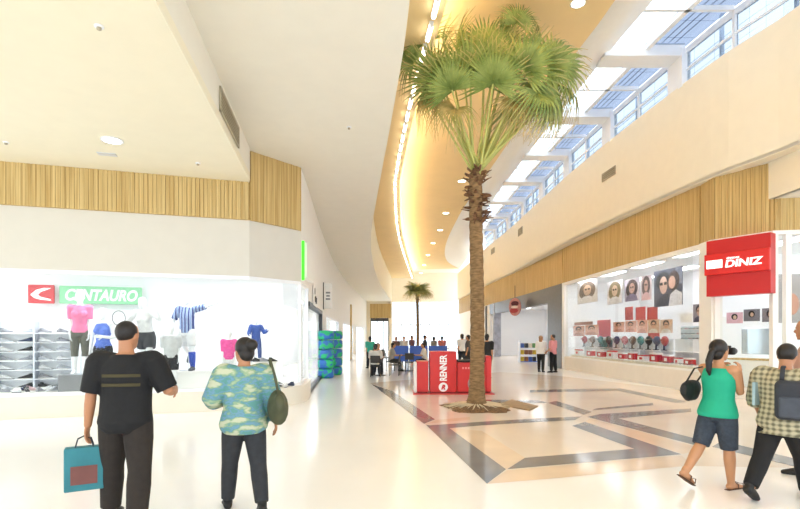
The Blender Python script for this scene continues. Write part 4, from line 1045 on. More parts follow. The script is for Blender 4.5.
# ================================================================ figures: one continuous body surface, clothes and hair on top
def rotx(a): return Matrix.Rotation(a, 3, 'X')
class Fig:
    """local frame: faces +Y, +X is its right-hand side when seen from behind; feet end on z = 0"""
    def __init__(s, h=1.7, build=1.0, lean=0, twist=0, headturn=0, headnod=0, legs=((0,0,0),(0,0,0)), arms=None, vox=.008, female=False, handcurl=.5, hips=1.0):
        s.h, s.b, s.vox, s.hips = h, build, vox, hips
        s.female = female
        H = h
        s.pel = V((0,0,.53*H)); s.R = Matrix.Rotation(-twist,3,'Z') @ rotx(-lean)
        s.HR = s.R @ Matrix.Rotation(-headturn,3,'Z') @ rotx(-headnod)
        s.leg = []
        for sx, (sw, kn, out) in zip((-1,1), legs):
            hip = V((sx*.052*H*build**.5,0,.505*H)); d = rotx(sw) @ V((math.sin(out)*sx,0,-math.cos(out)))
            d = V((math.sin(out)*sx, math.sin(sw)*math.cos(out), -math.cos(sw)*math.cos(out)))
            k = hip+d*.235*H; sh = sw-kn
            d2 = V((math.sin(out*.6)*sx, math.sin(sh), -math.cos(sh))).normalized(); an = k+d2*.228*H
            s.leg.append((hip,k,an,sh))
        s.shoulder = [s.up(V((sx*(.102 if female else .112)*H*build**.6,-.005*H,.805*H))) for sx in (-1,1)]
        arms = arms or (((0,-.02,-1),(.0,.25,-1)),((0,-.02,-1),(.0,.25,-1)))
        s.arm = []
        for sh, (a, f) in zip(s.shoulder, arms):
            a = V(a).normalized(); f = V(f).normalized(); e = sh+a*.172*H; w = e+f*.148*H; s.arm.append((sh,e,w,f))
        s.curl = handcurl
        low = min(min(an.z-.042*H*max(.6,math.cos(x[3]) if False else 1), an.z-.042*H) for x in s.leg for an in (x[2],))
        s.dz = -low
    def up(s, p): return s.pel+s.R @ (V(p)-s.pel)
    PROF = [(.455,.070,.062,0),(.48,.092,.070,-.004),(.51,.100,.074,-.006),(.55,.094,.068,-.003),(.60,.080,.060,0),(.65,.084,.063,.003),(.70,.094,.068,.003),(.74,.100,.068,0),(.775,.100,.062,-.003),(.805,.088,.050,-.006),(.828,.058,.040,-.008),(.845,.036,.036,-.006)]
    def torso(s, bm, inf=0, z0=.455, z1=.845, n=24, flare=0):
        H = s.h; rows = []
        pr = s.PROF
        zs = [z0]+[p[0] for p in pr if z0+.008 < p[0] < z1-.008]+[z1]
        for z in zs:
            boxy = inf > .0105 and z1 > .7
            for a, c in zip(pr, pr[1:]):
                if a[0] <= z <= c[0]: t = (z-a[0])/(c[0]-a[0]); v = [a[i]+(c[i]-a[i])*t for i in range(4)]; break
            else: v = list(pr[0] if z < pr[0][0] else pr[-1])
            if z < pr[0][0]: v = [z, .095, .07, -.004]
            rx, ry = v[1]*H*s.b**.8, v[2]*H*s.b
            if s.female:
                if z < .56: rx *= 1.06*s.hips; ry *= 1.08
                if .57 < z < .67: rx *= .93
                if z > .76: rx *= .93
            if boxy and .5 < z < .74: rx = max(rx, (.092 if not s.female else .088)*H*s.b**.8); ry = max(ry, .064*H*s.b)
            fl = flare*max(0,(.62-z)/.15)
            c = V((0, v[3]*H, z*H))
            rows.append(ring(bm, s.up(c), s.R @ V((rx+inf+fl,0,0)), s.R @ V((0,ry+inf+fl,0)), n))
        loft(bm, rows)
        if s.female and z1 > .78:
            for sx in (-1,1): ellip(bm, s.up(V((sx*.045*H,.05*H,.725*H))), (.042*H*s.b+inf*.4,.036*H*s.b+inf*.4,.040*H*s.b+inf*.4))
    def limb(s, bm, pts, rs, inf=0, t=1.0, rnd=True, n=14):
        # follow the limb for a share t of its two bones
        P = [V(p) for p in pts]
        q = [P[0], P[0].lerp(P[1],.35), P[1], P[1].lerp(P[2],.30), P[2]]
        r = [x*s.h*s.b**.7+inf for x in rs]
        L = [0, .5*.35, .5, .5+.5*.3, 1.0]
        oq, orr = [], []
        for i in range(5):
            if L[i] <= t: oq.append(q[i]); orr.append(r[i])
            else:
                f = (t-L[i-1])/(L[i]-L[i-1]); oq.append(q[i-1].lerp(q[i], f)); orr.append(r[i-1]+(r[i]-r[i-1])*f); break
        tube(bm, oq, orr, n, rnd)
    LEG_R = (.056,.052,.034,.036,.022); ARM_R = (.032,.029,.023,.023,.016)
    def hand(s, bm, i):
        sh, e, w, f = s.arm[i]; k = s.h/1.7; d = f; sx = -1 if i == 0 else 1
        n_ = V((-sx,0,0)); n_ = (n_-d*n_.dot(d))
        if n_.length < .2: n_ = V((0,0,-1))-d*d.z*-1
        n_ = n_.normalized(); side = n_.cross(d)*(1 if i else -1)      # towards the thumb
        tube(bm, [w-d*.01*k, w+d*.04*k, w+d*.088*k], [(.024*k,.017*k),(.040*k,.017*k),(.040*k,.013*k)], 10, True, side=side)
        for j, (o, L) in enumerate(((.030,.072),(.010,.082),(-.010,.076),(-.030,.058))):
            b0 = w+d*.08*k+side*o*k; c = s.curl
            d1 = (d*math.cos(c*.5)+n_*math.sin(c*.5)); d2 = (d*math.cos(c*1.2)+n_*math.sin(c*1.2)); d3 = (d*math.cos(c*1.9)+n_*math.sin(c*1.9))
            p1 = b0+d1*L*.5*k; p2 = p1+d2*L*.32*k; p3 = p2+d3*L*.25*k
            tube(bm, [b0,p1,p2,p3], [.0100*k,.0092*k,.0085*k,.0070*k], 8, True)
        t0 = w+d*.025*k+side*.028*k; t1 = t0+(d*.6+side*.75+n_*.25).normalized()*.04*k; t2 = t1+(d*.85+side*.35+n_*.4).normalized()*.034*k
        tube(bm, [t0,t1,t2], [.013*k,.0105*k,.008*k], 8, True)
    def foot(s, bm, i, inf=0):
        hip, k, an, sh = s.leg[i]; H = s.h; tilt = max(-.5,min(.9,-sh*.75)) if sh < -.25 else 0
        R = rotx(-tilt); sx = -1 if i == 0 else 1
        P = lambda y, z, x=0: an+R @ V((x*sx, y*H, z*H))
        tube(bm, [P(-.022,-.020), P(.02,-.016), P(.07,-.026,.004), P(.105,-.032,.006)], [(.020*H+inf,.020*H+inf),(.024*H+inf,.024*H+inf),(.028*H+inf,.015*H+inf),(.022*H+inf,.009*H+inf)], 12, True, side=(1,0,0))
        tube(bm, [an+V((0,0,.02*H)), P(-.008,-.02)], [.022*H+inf,.022*H+inf], 10, True)
    def hc(s): return s.up(V((0,.008*s.h,.932*s.h)))
    def head(s, bm, face=True):
        H = s.h; c = s.hc(); R = s.HR; nb = s.up(V((0,-.006*H,.835*H)))
        tube(bm, [nb, c+R @ V((0,-.012*H,-.03*H))], [.034*H*s.b**.5,.031*H*s.b**.5], 14, True)
        L = lambda x,y,z: c+R @ V((x*H,y*H,z*H))
        rows = []
        for z, rx, ry, yo in ((-.066,.016,.016,.030),(-.060,.026,.030,.022),(-.045,.036,.044,.012),(-.02,.043,.053,.004),(.005,.0455,.057,0),(.03,.0455,.058,-.003),(.05,.039,.050,-.005),(.062,.026,.034,-.006),(.067,.012,.016,-.006)):
            rows.append(ring(bm, L(0,yo,z), R @ V((rx*H,0,0)), R @ V((0,ry*H,0)), 18))
        loft(bm, rows)
        if face:
            tube(bm, [L(0,.054,.006), L(0,.066,-.014), L(0,.058,-.020)], [.006*H,.0085*H,.007*H], 8, True)
            for sx in (-1,1):
                ellip(bm, L(sx*.047,-.006,-.006), (.006*H,.011*H,.018*H), R, 8, 6)
                ellip(bm, L(sx*.018,.052,.012), (.014*H,.006*H,.004*H), R, 8, 6)
            ellip(bm, L(0,.054,-.036), (.015*H,.006*H,.004*H), R, 10, 6); ellip(bm, L(0,.053,-.042), (.013*H,.006*H,.004*H), R, 10, 6)
            ellip(bm, L(0,.046,-.058), (.014*H,.010*H,.010*H), R, 10, 6)
    def body(s, face=True, noarm=()):
        bm = NB(); s.torso(bm); s.head(bm, face)
        for i in (0,1):
            hip,k,an,_ = s.leg[i]; s.limb(bm, (hip,k,an), s.LEG_R); s.foot(bm, i)
            sh,e,w,_ = s.arm[i]
            tube(bm, [s.up(V(((-1,1)[i]*.06*s.h,-.004*s.h,.80*s.h))), sh], [.034*s.h*s.b**.6,.036*s.h*s.b**.6], 12, True)
            s.limb(bm, (sh,e,w), s.ARM_R); s.hand(bm, i)
        return bm
    def shirt(s, inf=.012, z0=.50, sleeve=.4, z1=.832, flare=.0, loose=.006, nosl=False):
        bm = NB(); s.torso(bm, inf, z0, z1, flare=flare)
        for i in (0,1):
            if nosl: continue
            sh,e,w,_ = s.arm[i]
            tube(bm, [s.up(V(((-1,1)[i]*.055*s.h,-.004*s.h,.795*s.h))), sh], [.036*s.h*s.b**.6+inf,.038*s.h*s.b**.6+inf], 12, True)
            s.limb(bm, (sh,e,w), (.036,.033,.027,.027,.020), inf+loose, sleeve, False)
            ellip(bm, sh, [.036*s.h*s.b**.6+inf]*3)
        return bm
    def pants(s, inf=.010, t=.96, z1=.585, wide=0, r=None):
        bm = NB(); s.torso(bm, inf, .455, z1)
        for i in (0,1):
            hip,k,an,_ = s.leg[i]
            rs = r or (.058,.054,.039,.039,.030)
            rs = [x+wide*(.2+.8*j/4) for j,x in enumerate(rs)]
            s.limb(bm, (hip,k,an), rs, inf, t, False, 16)
            ellip(bm, hip, [.058*s.h*s.b**.7+inf]*3)
        return bm
    def hair(s, bm, thick=.012, back=.012, lift=.010, low=0):
        H = s.h; c = s.hc(); R = s.HR
        ellip(bm, c+R @ V((0,-back*H-.004*H,lift*H+.012*H)), ((.046*H+thick),(.055*H+thick*.8),(.053*H+thick)), R, 18, 12)
        if low: ellip(bm, c+R @ V((0,-.034*H,-.012*H-low*H*.5)), (.040*H+thick*.6,.030*H+thick*.5,(.04+low)*H), R, 16, 10)
    def finish(s, name, label, cat, loc, rotz_, group, parts, skin, face=True, eyes=True, it=2):
        t = empty(name, (loc[0],loc[1],loc[2] if len(loc) > 2 else 0), rotz_, label, cat, group)
        D = Matrix.Translation((0,0,s.dz))
        me = remesh(s.body(face), s.vox, it); me.transform(D); obj('body', me, skin, t, True)
        for nm, bm, m, vx in parts:
            me = remesh(bm, vx, it) if vx else None
            if me is None:
                bm.transform(D); obj(nm, bm, m, t, True)
            else: me.transform(D); obj(nm, me, m, t, True)
        if eyes:
            H = s.h; c = s.hc()
            for sx in (-1,1):
                q = NB(); ellip(q, c+s.HR @ V((sx*.018*H,.053*H,.003*H)), (.0075*H,.004*H,.004*H), s.HR, 10, 7); q.transform(D); e = obj('eye', q, mat('eye_white','e8e4de',.3,.02), t, True)
                q = NB(); ellip(q, c+s.HR @ V((sx*.018*H,.0565*H,.003*H)), (.0032*H,.0018*H,.0034*H), s.HR, 8, 6); q.transform(D); obj('iris', q, M_black, e, True)
        s.root = t; return t
    def shoes(s, inf=.008, soleinf=0):
        bm = NB()
        for i in (0,1): s.foot(bm, i, inf)
        return bm
    def wpos(s, i):     # hand centre in local coordinates after grounding
        sh,e,w,f = s.arm[i]; return w+f*.09*s.h/1.7+V((0,0,s.dz))
    def shoe_split(s, inf): 
        out = []
        for i in (0,1):
            b_ = NB(); s.foot(b_, i, inf); out.append(b_)
        return out

M_blackT = mat('black_cotton', '17171a', .85, .1, 20); M_brownpants = mat('dark_brown_trouser_cloth', '2c2521', .85, .1, 20); M_greytrim = mat('faded_ochre_print', '453e24', .8, .1)
M_jeans = mat('charcoal_trouser_cloth', '2f3136', .85, .1, 20); M_denim = mat('dark_denim', '3a4350', .85, .15, 30)
M_greentop = mat('emerald_jersey', '12a884', .7, .04, 8); M_skin2 = mat('tan_skin', 'c58f68', .5, .04)

# ---- man with the teal bag (seen from behind, walking away)
f = Fig(1.79, 1.16, lean=.04, twist=-.05, headturn=.25, headnod=.08, legs=((.22,.15,.12),(-.22,.14,.12)), arms=(((-.20,-.10,-1),(-.14,.10,-1)),((.48,.06,-1),(-.1,.85,-.05))), vox=.008)
sh = f.shirt(.026, .455, .46, .838, loose=.012)
hb = NB(); f.hair(hb, .006, .010, .006)
mx, my = at(126, HZ, 4.45).x, 4.45
sl = f.shoe_split(.010)
man = f.finish('person', 'person in black t-shirt and dark trousers walking away, carrying a teal bag', 'person', (mx,my), .12, None,
    [('t_shirt', sh, M_blackT, .010), ('trousers', f.pants(.008, .97, .57, .008), M_brownpants, .010), ('hair', hb, M_hair, .008), ('shoe', sl[0], M_black, .008), ('shoe', sl[1], M_black, .008)], M_skin)
# faded print bands on the back of the shirt
for z in (.735,.69):
    q = NB(); pts = []
    for k in range(9):
        a = -PI/2+(-.75+1.5*k/8); H = f.h
        pts.append(f.up(V((math.cos(a)*(.099*H*f.b**.8+.0275), math.sin(a)*(.069*H*f.b+.0275)+.0, z*H)))+V((0,0,f.dz)))
    tube(q, pts, [(.003,.014)]*9, 8, side=(0,-1,0)); obj('shirt_print', q, M_greytrim, man)
lh = f.wpos(0); bw = rz(.12) @ lh+V((mx,my,0))
t = empty('carrier_bag', (bw.x-.02, bw.y, bw.z-.475), .5, 'teal paper carrier bag with a reddish print held by the person in black', 'bag')
q = NB(); rbox(q, (0,0,.19), (.30,.11,.38), .012); obj('bag_body', q, mat('teal_paper','2f7f8c',.6,.08,6), t)
q = NB(); bbox(q, -.10,.10,-.059,-.055,.06,.22); obj('printed_panel', q, mat('bag_rust_print','7d4c47',.6,.1,6), t)
for s_ in (-1,1):
    q = NB(); tube(q, [(-.07,s_*.04,.37),(-.05,s_*.025,.45),(0,s_*.01,.475),(.05,s_*.025,.45),(.07,s_*.04,.37)], .005, 6); obj('handle', q, M_denim, t)

# ---- woman in patterned jacket
f = Fig(1.63, 1.12, lean=.05, headturn=-.45, headnod=.05, legs=((.20,.12,.09),(-.26,.22,.09)), arms=(((-.45,.05,-1),(.25,.85,-.1)),((.38,-.1,-1),(.10,.35,-1))), vox=.008, female=True)
sh = f.shirt(.030, .455, .93, .842, flare=.012, loose=.012)
hb = NB(); f.hair(hb, .016, .012, .008, .01)
H = f.h; c = f.hc(); ellip(hb, c+f.HR @ V((.01*H,-.075*H,.03*H)), (.036*H,.034*H,.034*H)); 
wx, wy = at(244, HZ, 4.75).x, 4.75
M_jacket = mat('patterned_jacket', '5c938f', .8, 0, 7, (1,1,2.4), c2='b9bea4', lo=.40, hi=.60, detail=4)
nt = M_jacket.node_tree     # blue and olive patches over the green
cr_ = [n for n in nt.nodes if n.type == 'VALTORGB'][0]; e_ = cr_.color_ramp.elements
for pos, c_ in ((.46,'8fa886'),(.52,'5f8f8f'),(.57,'6d93b5')):
    k_ = e_.new(pos); k_.color = (*lin(c_),1)
sl = f.shoe_split(.008)
wom = f.finish('person', 'person in green and blue patterned jacket walking away with an olive shoulder bag', 'person', (wx,wy), .35, None,
    [('jacket', sh, M_jacket, .010), ('trousers', f.pants(.008, .97, .58), M_jeans, .010), ('hair', hb, M_hair, .008), ('shoe', sl[0], M_black, .008), ('shoe', sl[1], M_black, .008)], M_skin)
P = rz(.35) @ V((.30,-.10,0))
t = empty('shoulder_bag', (wx+P.x, wy+P.y, .88), .35, 'olive green slouchy shoulder bag hanging at the patterned jacket', 'bag')
q = NB(); tube(q, [(0,-.16,.16),(0,-.08,.10),(0,.04,.09),(0,.15,.16)], [(.05,.09),(.095,.17),(.095,.18),(.05,.10)], 14, True, side=(1,0,0)); obj('bag_body', remesh(q,.012,3), mat('olive_leather','4c4f36',.6,.12,10), t, True)
q = NB(); tube(q, [(0,-.15,.20),(-.04,-.09,.42),(-.07,-.03,.545),(-.07,.04,.55),(-.04,.1,.42),(0,.15,.22)], [(.012,.004)]*6, 8, side=(1,0,0)); obj('strap', q, mat('olive_leather','4c4f36'), t, True)

# ---- woman in the green top holding a camera to her face
f = Fig(1.60, 1.03, lean=.03, headturn=.0, headnod=.0, legs=((-.42,.30,.02),(.10,.04,.03)), arms=(((.10,.42,-1),(.22,.45,1.15)),((-.02,.48,-1),(-.26,.34,1.1))), vox=.007, female=True, handcurl=.9)
sh = f.shirt(.018, .485, .2, .815, flare=.022, nosl=True)
for i in (0,1):
    tube(sh, [f.up(V(((-1,1)[i]*.070*f.h,-.02*f.h,.80*f.h))), f.up(V(((-1,1)[i]*.062*f.h,-.002*f.h,.832*f.h))), f.up(V(((-1,1)[i]*.070*f.h,.03*f.h,.80*f.h)))], [.024,.022,.024], 10, True)
hb = NB(); f.hair(hb, .014, .014, .008, .01)
H = f.h; c = f.hc(); L = lambda x,y,z: c+f.HR @ V((x*H,y*H,z*H))
tube(hb, [L(0,-.055,.02), L(0,-.085,-.01), L(-.005,-.105,-.07), L(-.005,-.105,-.135), L(-.005,-.095,-.165)], [.026,.034,.036,.028,.012], 12, True)
gx, gy = at(718, HZ, 5.45).x, 5.45; ga = -1.15
sl = f.shoe_split(.003)
M_sandal = mat('brown_sandal', '5b3a28', .6, .1)
gw = f.finish('person', 'person in emerald sleeveless top and denim shorts raising a black camera', 'person', (gx,gy), ga, None,
    [('sleeveless_top', sh, M_greentop, .009), ('denim_shorts', f.pants(.012, .50, .57, .010), M_denim, .009), ('hair', hb, M_hair, .008)], M_skin2)
D = V((0,0,f.dz))
for i in (0,1):
    hip,k,an,sg_ = f.leg[i]; Hh = f.h; tilt = max(-.5,min(.9,-sg_*.75)) if sg_ < -.25 else 0; R = rotx(-tilt)
    q = NB(); tube(q, [an+D+R @ V((0,y*Hh,-.043*Hh)) for y in (-.045,0,.06,.12)], [(.03,.008),(.034,.008),(.044,.008),(.032,.008)], 12, True, side=(1,0,0))
    sd = obj('sandal', q, M_sandal, gw, True)
    q = NB(); 
    for y in (.035,.085): tube(q, [an+D+R @ V((x,y*Hh,z*Hh)) for x,z in ((-.05,-.038),(-.042,-.006),(0,.004 if y < .05 else -.010),(.042,-.006),(.05,-.038))], [(.010,.003)]*5, 8, side=(0,1,0))
    obj('strap', q, M_sandal, sd, True)
hm = (f.wpos(0)+f.wpos(1))/2; fc = f.hc()+f.HR @ V((0,.085*H,.0))+D
cm = rz(ga) @ fc+V((gx,gy,0))
t = empty('camera', cm, ga, 'black compact camera held to the face by the person in emerald', 'camera')
q = NB(); rbox(q, (0,.015,0), (.125,.05,.08), .012); obj('camera_body', q, M_black, t)
q = NB(); tube(q, [(.0,.04,-.002),(0,.11,-.002)], [.034,.036], 18); obj('lens', q, M_dark, t, True)
q = NB(); rbox(q, (0,.01,.048), (.045,.04,.025), .008); obj('viewfinder', q, M_black, t)
P = rz(ga) @ V((-.24,-.10,0))
t = empty('handbag', (gx+P.x, gy+P.y, .93), ga+.2, 'black shoulder handbag hanging behind the emerald top', 'bag')
q = NB(); tube(q, [(0,-.17,.13),(0,-.08,.11),(0,.06,.11),(0,.15,.14)], [(.04,.08),(.065,.12),(.065,.12),(.04,.08)], 14, True, side=(1,0,0)); obj('bag_body', remesh(q,.012,3), M_black, t, True)
q = NB(); tube(q, [(0,-.15,.18),(.06,-.06,.36),(.12,.07,.385),(.10,.11,.34),(0,.14,.2)], [(.011,.004)]*5, 8, side=(1,0,0)); obj('strap', q, M_black, t, True)

# ---- person in the checked shirt, striding to the right
f = Fig(1.60, 1.25, lean=.12, headturn=-.1, headnod=.22, legs=((-.48,.18,.04),(.42,.22,.04)), arms=(((-.25,.05,-1),(-.05,.55,-.75)),((.3,.1,-1),(.1,.6,-.5))), vox=.008)
sh = f.shirt(.030, .43, .60, .842, flare=.014, loose=.012)
hb = NB(); f.hair(hb, .014, .010, .006, .0)
M_check = mat('checked_beige_shirt', 'b9b08f', .8, 0, 3); nt = M_check.node_tree
tc = [n for n in nt.nodes if n.type == 'TEX_COORD'][0]; bs = nt.nodes['Principled BSDF']
wv = []
for ax in ('X','Z'):
    w_ = nt.nodes.new('ShaderNodeTexWave'); w_.wave_type = 'BANDS'; w_.bands_direction = ax; w_.inputs['Scale'].default_value = 5.5 if ax == 'X' else 6.5; w_.inputs['Distortion'].default_value = .4
    nt.links.new(tc.outputs['Object'], w_.inputs['Vector']); wv.append(w_)
mm = nt.nodes.new('ShaderNodeMath'); mm.operation = 'MULTIPLY_ADD'; mm.inputs[1].default_value = .5; nt.links.new(wv[0].outputs['Fac'], mm.inputs[0])
m2 = nt.nodes.new('ShaderNodeMath'); m2.operation = 'MULTIPLY'; m2.inputs[1].default_value = .5; nt.links.new(wv[1].outputs['Fac'], m2.inputs[0]); nt.links.new(m2.outputs[0], mm.inputs[2])
rp = nt.nodes.new('ShaderNodeValToRGB'); rp.color_ramp.elements[0].color = (*lin('69654f'),1); rp.color_ramp.elements[1].color = (*lin('bdb596'),1); rp.color_ramp.elements[0].position = .12; rp.color_ramp.elements[1].position = .75
k_ = rp.color_ramp.elements.new(.42); k_.color = (*lin('969078'),1)
nt.links.new(mm.outputs[0], rp.inputs['Fac']); nt.links.new(rp.outputs['Color'], bs.inputs['Base Color'])
cx_, cy_ = at(783, HZ, 5.05).x, 5.05; ca = -1.05
sl = f.shoe_split(.010)
chk = f.finish('person', 'person in beige checked shirt and black trousers striding to the right', 'person', (cx_,cy_), ca, None,
    [('checked_shirt', sh, M_check, .010), ('trousers', f.pants(.010, .97, .58), M_blackT, .010), ('hair', hb, M_hair, .008), ('shoe', sl[0], M_black, .008), ('shoe', sl[1], M_black, .008)], M_skin)
P = rz(ca) @ V((.17,-.215,0)); 
t = empty('backpack', (cx_+P.x, cy_+P.y, .84), ca+.3, 'dark grey bag carried on the checked shirt near the right frame edge', 'bag')
q = NB(); rbox(q, (0,0,.19), (.28,.13,.38), .05, 3); obj('bag_body', q, mat('dark_slate_nylon','2f333c',.7,.1,14), t, True)
q = NB(); rbox(q, (0,-.075,.13), (.2,.04,.2), .018); obj('front_pocket', q, mat('slate_nylon_pocket','454b57',.7,.1,14), t)
for s_ in (-1,):
    q = NB(); tube(q, [(s_*.09,.05,.36),(s_*.085,.10,.50),(s_*.09,.22,.51),(s_*.10,.33,.42)], [(.02,.004)]*4, 8, side=(1,0,0)); obj('strap', q, mat('dark_slate_nylon','2f333c'), t, True)
P = rz(ca) @ V((-.22,-.02,0))
t = empty('folded_paper', (cx_+P.x, cy_+P.y, .94), ca, 'pale blue folded paper tucked against the checked shirt', 'paper')
q = NB(); rbox(q, (0,0,.11), (.03,.17,.24), .006); obj('cover', q, mat('pale_blue_paper','a9c3cc',.6,.05,5), t)
q = NB(); rbox(q, (.002,.004,.11), (.022,.172,.236), .003); obj('pages', q, M_paper, t)

# ---- person in dusty pink at the frame edge
f = Fig(1.86, 1.1, lean=.03, headturn=.3, legs=((.1,.05,.03),(-.1,.08,.03)), arms=(((-.30,.12,-1),(.1,.8,-.2)),((.1,0,-1),(0,.3,-1))), vox=.009)
hb = NB(); f.hair(hb, .006, .010, .006); sl = f.shoe_split(.010)
M_pinktop = mat('dusty_pink_cotton', 'c49a8d', .8, .05, 10)
ex_, ey_ = at(811, HZ, 5.95).x, 5.95
f.finish('person', 'tall person in dusty pink top half hidden at the right edge', 'person', (ex_,ey_), .9, None,
    [('top', f.shirt(.016,.48,.45,.838,loose=.012), M_pinktop, .010), ('trousers', f.pants(.012), M_jeans, .010), ('hair', hb, M_hair, .009), ('shoe', sl[0], M_black, .009), ('shoe', sl[1], M_black, .009)], M_skin)

# ---- couple in front of the grey portal
f = Fig(1.66, 1.0, headturn=.3, legs=((.05,.05,.03),(-.05,.05,.03)), arms=(((-.15,.05,-1),(.2,.6,-.6)),((.15,.05,-1),(-.1,.6,-.4))), vox=.012, female=True)
hb = NB(); f.hair(hb, .014, .012, .006, .05); p = at(541, HZ, 22.9); sl = f.shoe_split(.010)
f.finish('person', 'fair haired person in white top and black trousers outside the grey portal', 'person', (p.x,p.y), -.6, None,
    [('top', f.shirt(.016,.5,.6), mat('white_cotton','eeece8',.8,.03), .013), ('trousers', f.pants(.010), M_blackT, .013), ('hair', hb, mat('fair_hair','a9805a',.6,.15,30), .012), ('shoe', sl[0], M_black, .012), ('shoe', sl[1], M_black, .012)], M_skin2)
f = Fig(1.72, 1.08, headturn=-.3, legs=((.05,.05,.03),(-.08,.05,.03)), arms=(((-.2,.05,-1),(.15,.6,-.5)),((.15,.05,-1),(0,.3,-1))), vox=.012)
hb = NB(); f.hair(hb, .006, .010, .006); p = at(553, HZ, 22.6); sl = f.shoe_split(.010)
f.finish('person', 'dark haired person in pink shirt and black trousers beside the white top', 'person', (p.x,p.y), .8, None,
    [('shirt', f.shirt(.016,.48,.5), mat('rose_pink_cotton','d98f92',.8,.04), .013), ('trousers', f.pants(.012), M_blackT, .013), ('hair', hb, M_hair, .012), ('shoe', sl[0], M_black, .012), ('shoe', sl[1], M_black, .012)], M_skin)

# ---- seated and standing people of the cafe
def cafe_person(x, y, a, seated, topc, topn, label, hairc=None, h=1.68):
    if seated: f = Fig(h, 1.05, lean=.12, legs=((1.5,1.5,.1),(1.45,1.5,.1)), arms=(((-.15,.4,-1),(.15,1,.05)),((.15,.4,-1),(-.15,1,.05))), vox=.018)
    else: f = Fig(h, 1.05, legs=((.08,.05,.03),(-.08,.05,.03)), vox=.018)
    hb = NB(); f.hair(hb, .012, .012, .008, .02)
    b2_ = [('top', f.shirt(.018,.49,.45), mat('cloth_'+topn, topc, .8, .05), .018), ('trousers', f.pants(.014), M_jeans, .018), ('hair', hb, hairc or M_hair, .016)]
    sl = f.shoe_split(.012); b2_ += [('shoe', sl[0], M_black, .016), ('shoe', sl[1], M_black, .016)]
    f.finish('person', label, 'person', (x,y), a, None, b2_, M_skin2, eyes=False)
c0 = CH
cafe_person(T1.x-.15, T1.y-.82, 0, True, 'd9d6cf', 'pale', 'person in pale top seated with back turned at the walkway table')
cafe_person(T1.x-.1, T1.y+.82, PI, True, '5a5550', 'grey', 'person in grey top seated on the far side of the walkway table')
cafe_person(T2.x-.78, T2.y-.1, -1.5, True, 'a8a29a', 'stone', 'person in stone grey top seated left before the blue panels')
cafe_person(T2.x+.80, T2.y+.05, 1.6, True, 'e6dccf', 'cream', 'person in cream top seated right before the blue panels')
p = at(370, HZ, 25.5); cafe_person(p.x, p.y, .5, False, '3fb39a', 'mint', 'person in mint green top standing by the far white walkway', h=1.62)
BP = [(396,'7a5a4c','brown'),(404,'d8d4cf','white'),(412,'6f4e58','plum'),(425,'2e2f36','black'),(434,'9b9690','ash'),(442,'c9746e','coral')]
for i,(u,c_,n_) in enumerate(BP):
    p = at(u, HZ, 30.5+(i % 3)*.7); cafe_person(p.x, p.y, 2.6+i*.7, False, c_, n_, f'person in {n_} top standing beyond the blue counter panels', h=1.6+.03*(i % 4))
p = at(462, HZ, 26.0); cafe_person(p.x, p.y, .3, False, 'efeeea', 'bright', 'person in bright white top standing behind the black topped kiosk counter', h=1.75)
p = at(468, HZ, 24.5); cafe_person(p.x, p.y, 1.3, False, '55504d', 'umber', 'person in umber top standing just left of the palm trunk far back', h=1.7)
p = at(487, HZ, 19.5); cafe_person(p.x, p.y, -.5, False, '232326', 'jet', 'person in jet black top standing right of the palm trunk beyond the kiosk', h=1.72)

# ---- mannequins in the sports window
def mann(u, d, z, h, a, label, clothes, legs=((.04,.03,.03),(-.04,.03,.03)), arms=None, lean=0, female=False, build=.92, base=True):
    f = Fig(h, build, lean=lean, legs=legs, arms=arms, vox=.011, female=female); p = lf(u, d)
    t = f.finish('mannequin', label, 'mannequin', (p.x,p.y,z), ang_l+PI+a, None, clothes(f), M_mann, face=True, eyes=False)
    if base:
        q = NB(); lathe(q, [(.17,0),(.17,.012),(.05,.016)]); 
        q2 = q; tube(q2, [(0,-.10,.01),(0,-.10,.45)], .010, 6); obj('stand', q2, M_steel, t)
    return f, t
cl = lambda n, c, **k: mat('garment_'+n, c, .75, .06, 12, **k)
mann(80, .95, .801, 1.84, .1, 'white mannequin in pink t-shirt and grey capri leggings on the grey podium', lambda f: [('t_shirt', f.shirt(.010,.50,.40), cl('pink','ee86ae'), .012), ('leggings', f.pants(.006,.62), cl('olive_grey','6d6d64'), .012)], female=True)
mann(103, .75, .431, 1.84, -.2, 'white mannequin in blue tank top and black shorts behind the person in black', lambda f: [('tank_top', f.shirt(.010,.50,.1,.815,nosl=True), cl('cobalt','6380d8'), .012), ('shorts', f.pants(.010,.36,.57,.008), cl('black','2a2a2e'), .012)], arms=(((-.25,.1,-1),(.55,.85,.1)),((.15,.05,-1),(0,.3,-1))), female=True)
f, t = mann(146, .95, .761, 1.82, -.25, 'white mannequin in white top and black skirt leaning with a tennis racket', lambda f: [('white_top', f.shirt(.012,.50,.45), cl('white','e4e5e6'), .012), ('black_skirt', f.pants(.020,.34,.57,.03), cl('charcoal','3a3c40'), .012)], lean=.22, legs=((.3,.5,.1),(-.35,.15,.1)), arms=(((-.75,.35,-.5),(-.1,.6,.45)),((.6,.3,-.8),(.05,.75,-.65))), female=True)
hp = rz(ang_l+PI-.25) @ f.wpos(1)+t.location
rk_ = empty('tennis_racket', hp, ang_l, 'grey tennis racket held by the mannequin in the black skirt', 'racket')
q = NB(); tube(q, [(.13*math.cos(2*PI*k/20), 0, .34+.16*math.sin(2*PI*k/20)) for k in range(21)], .011, 8); obj('hoop', q, M_podg, rk_)
q = NB(); tube(q, [(0,0,-.08),(0,0,.19)], .015, 8); obj('handle', q, M_black, rk_)
q = NB()
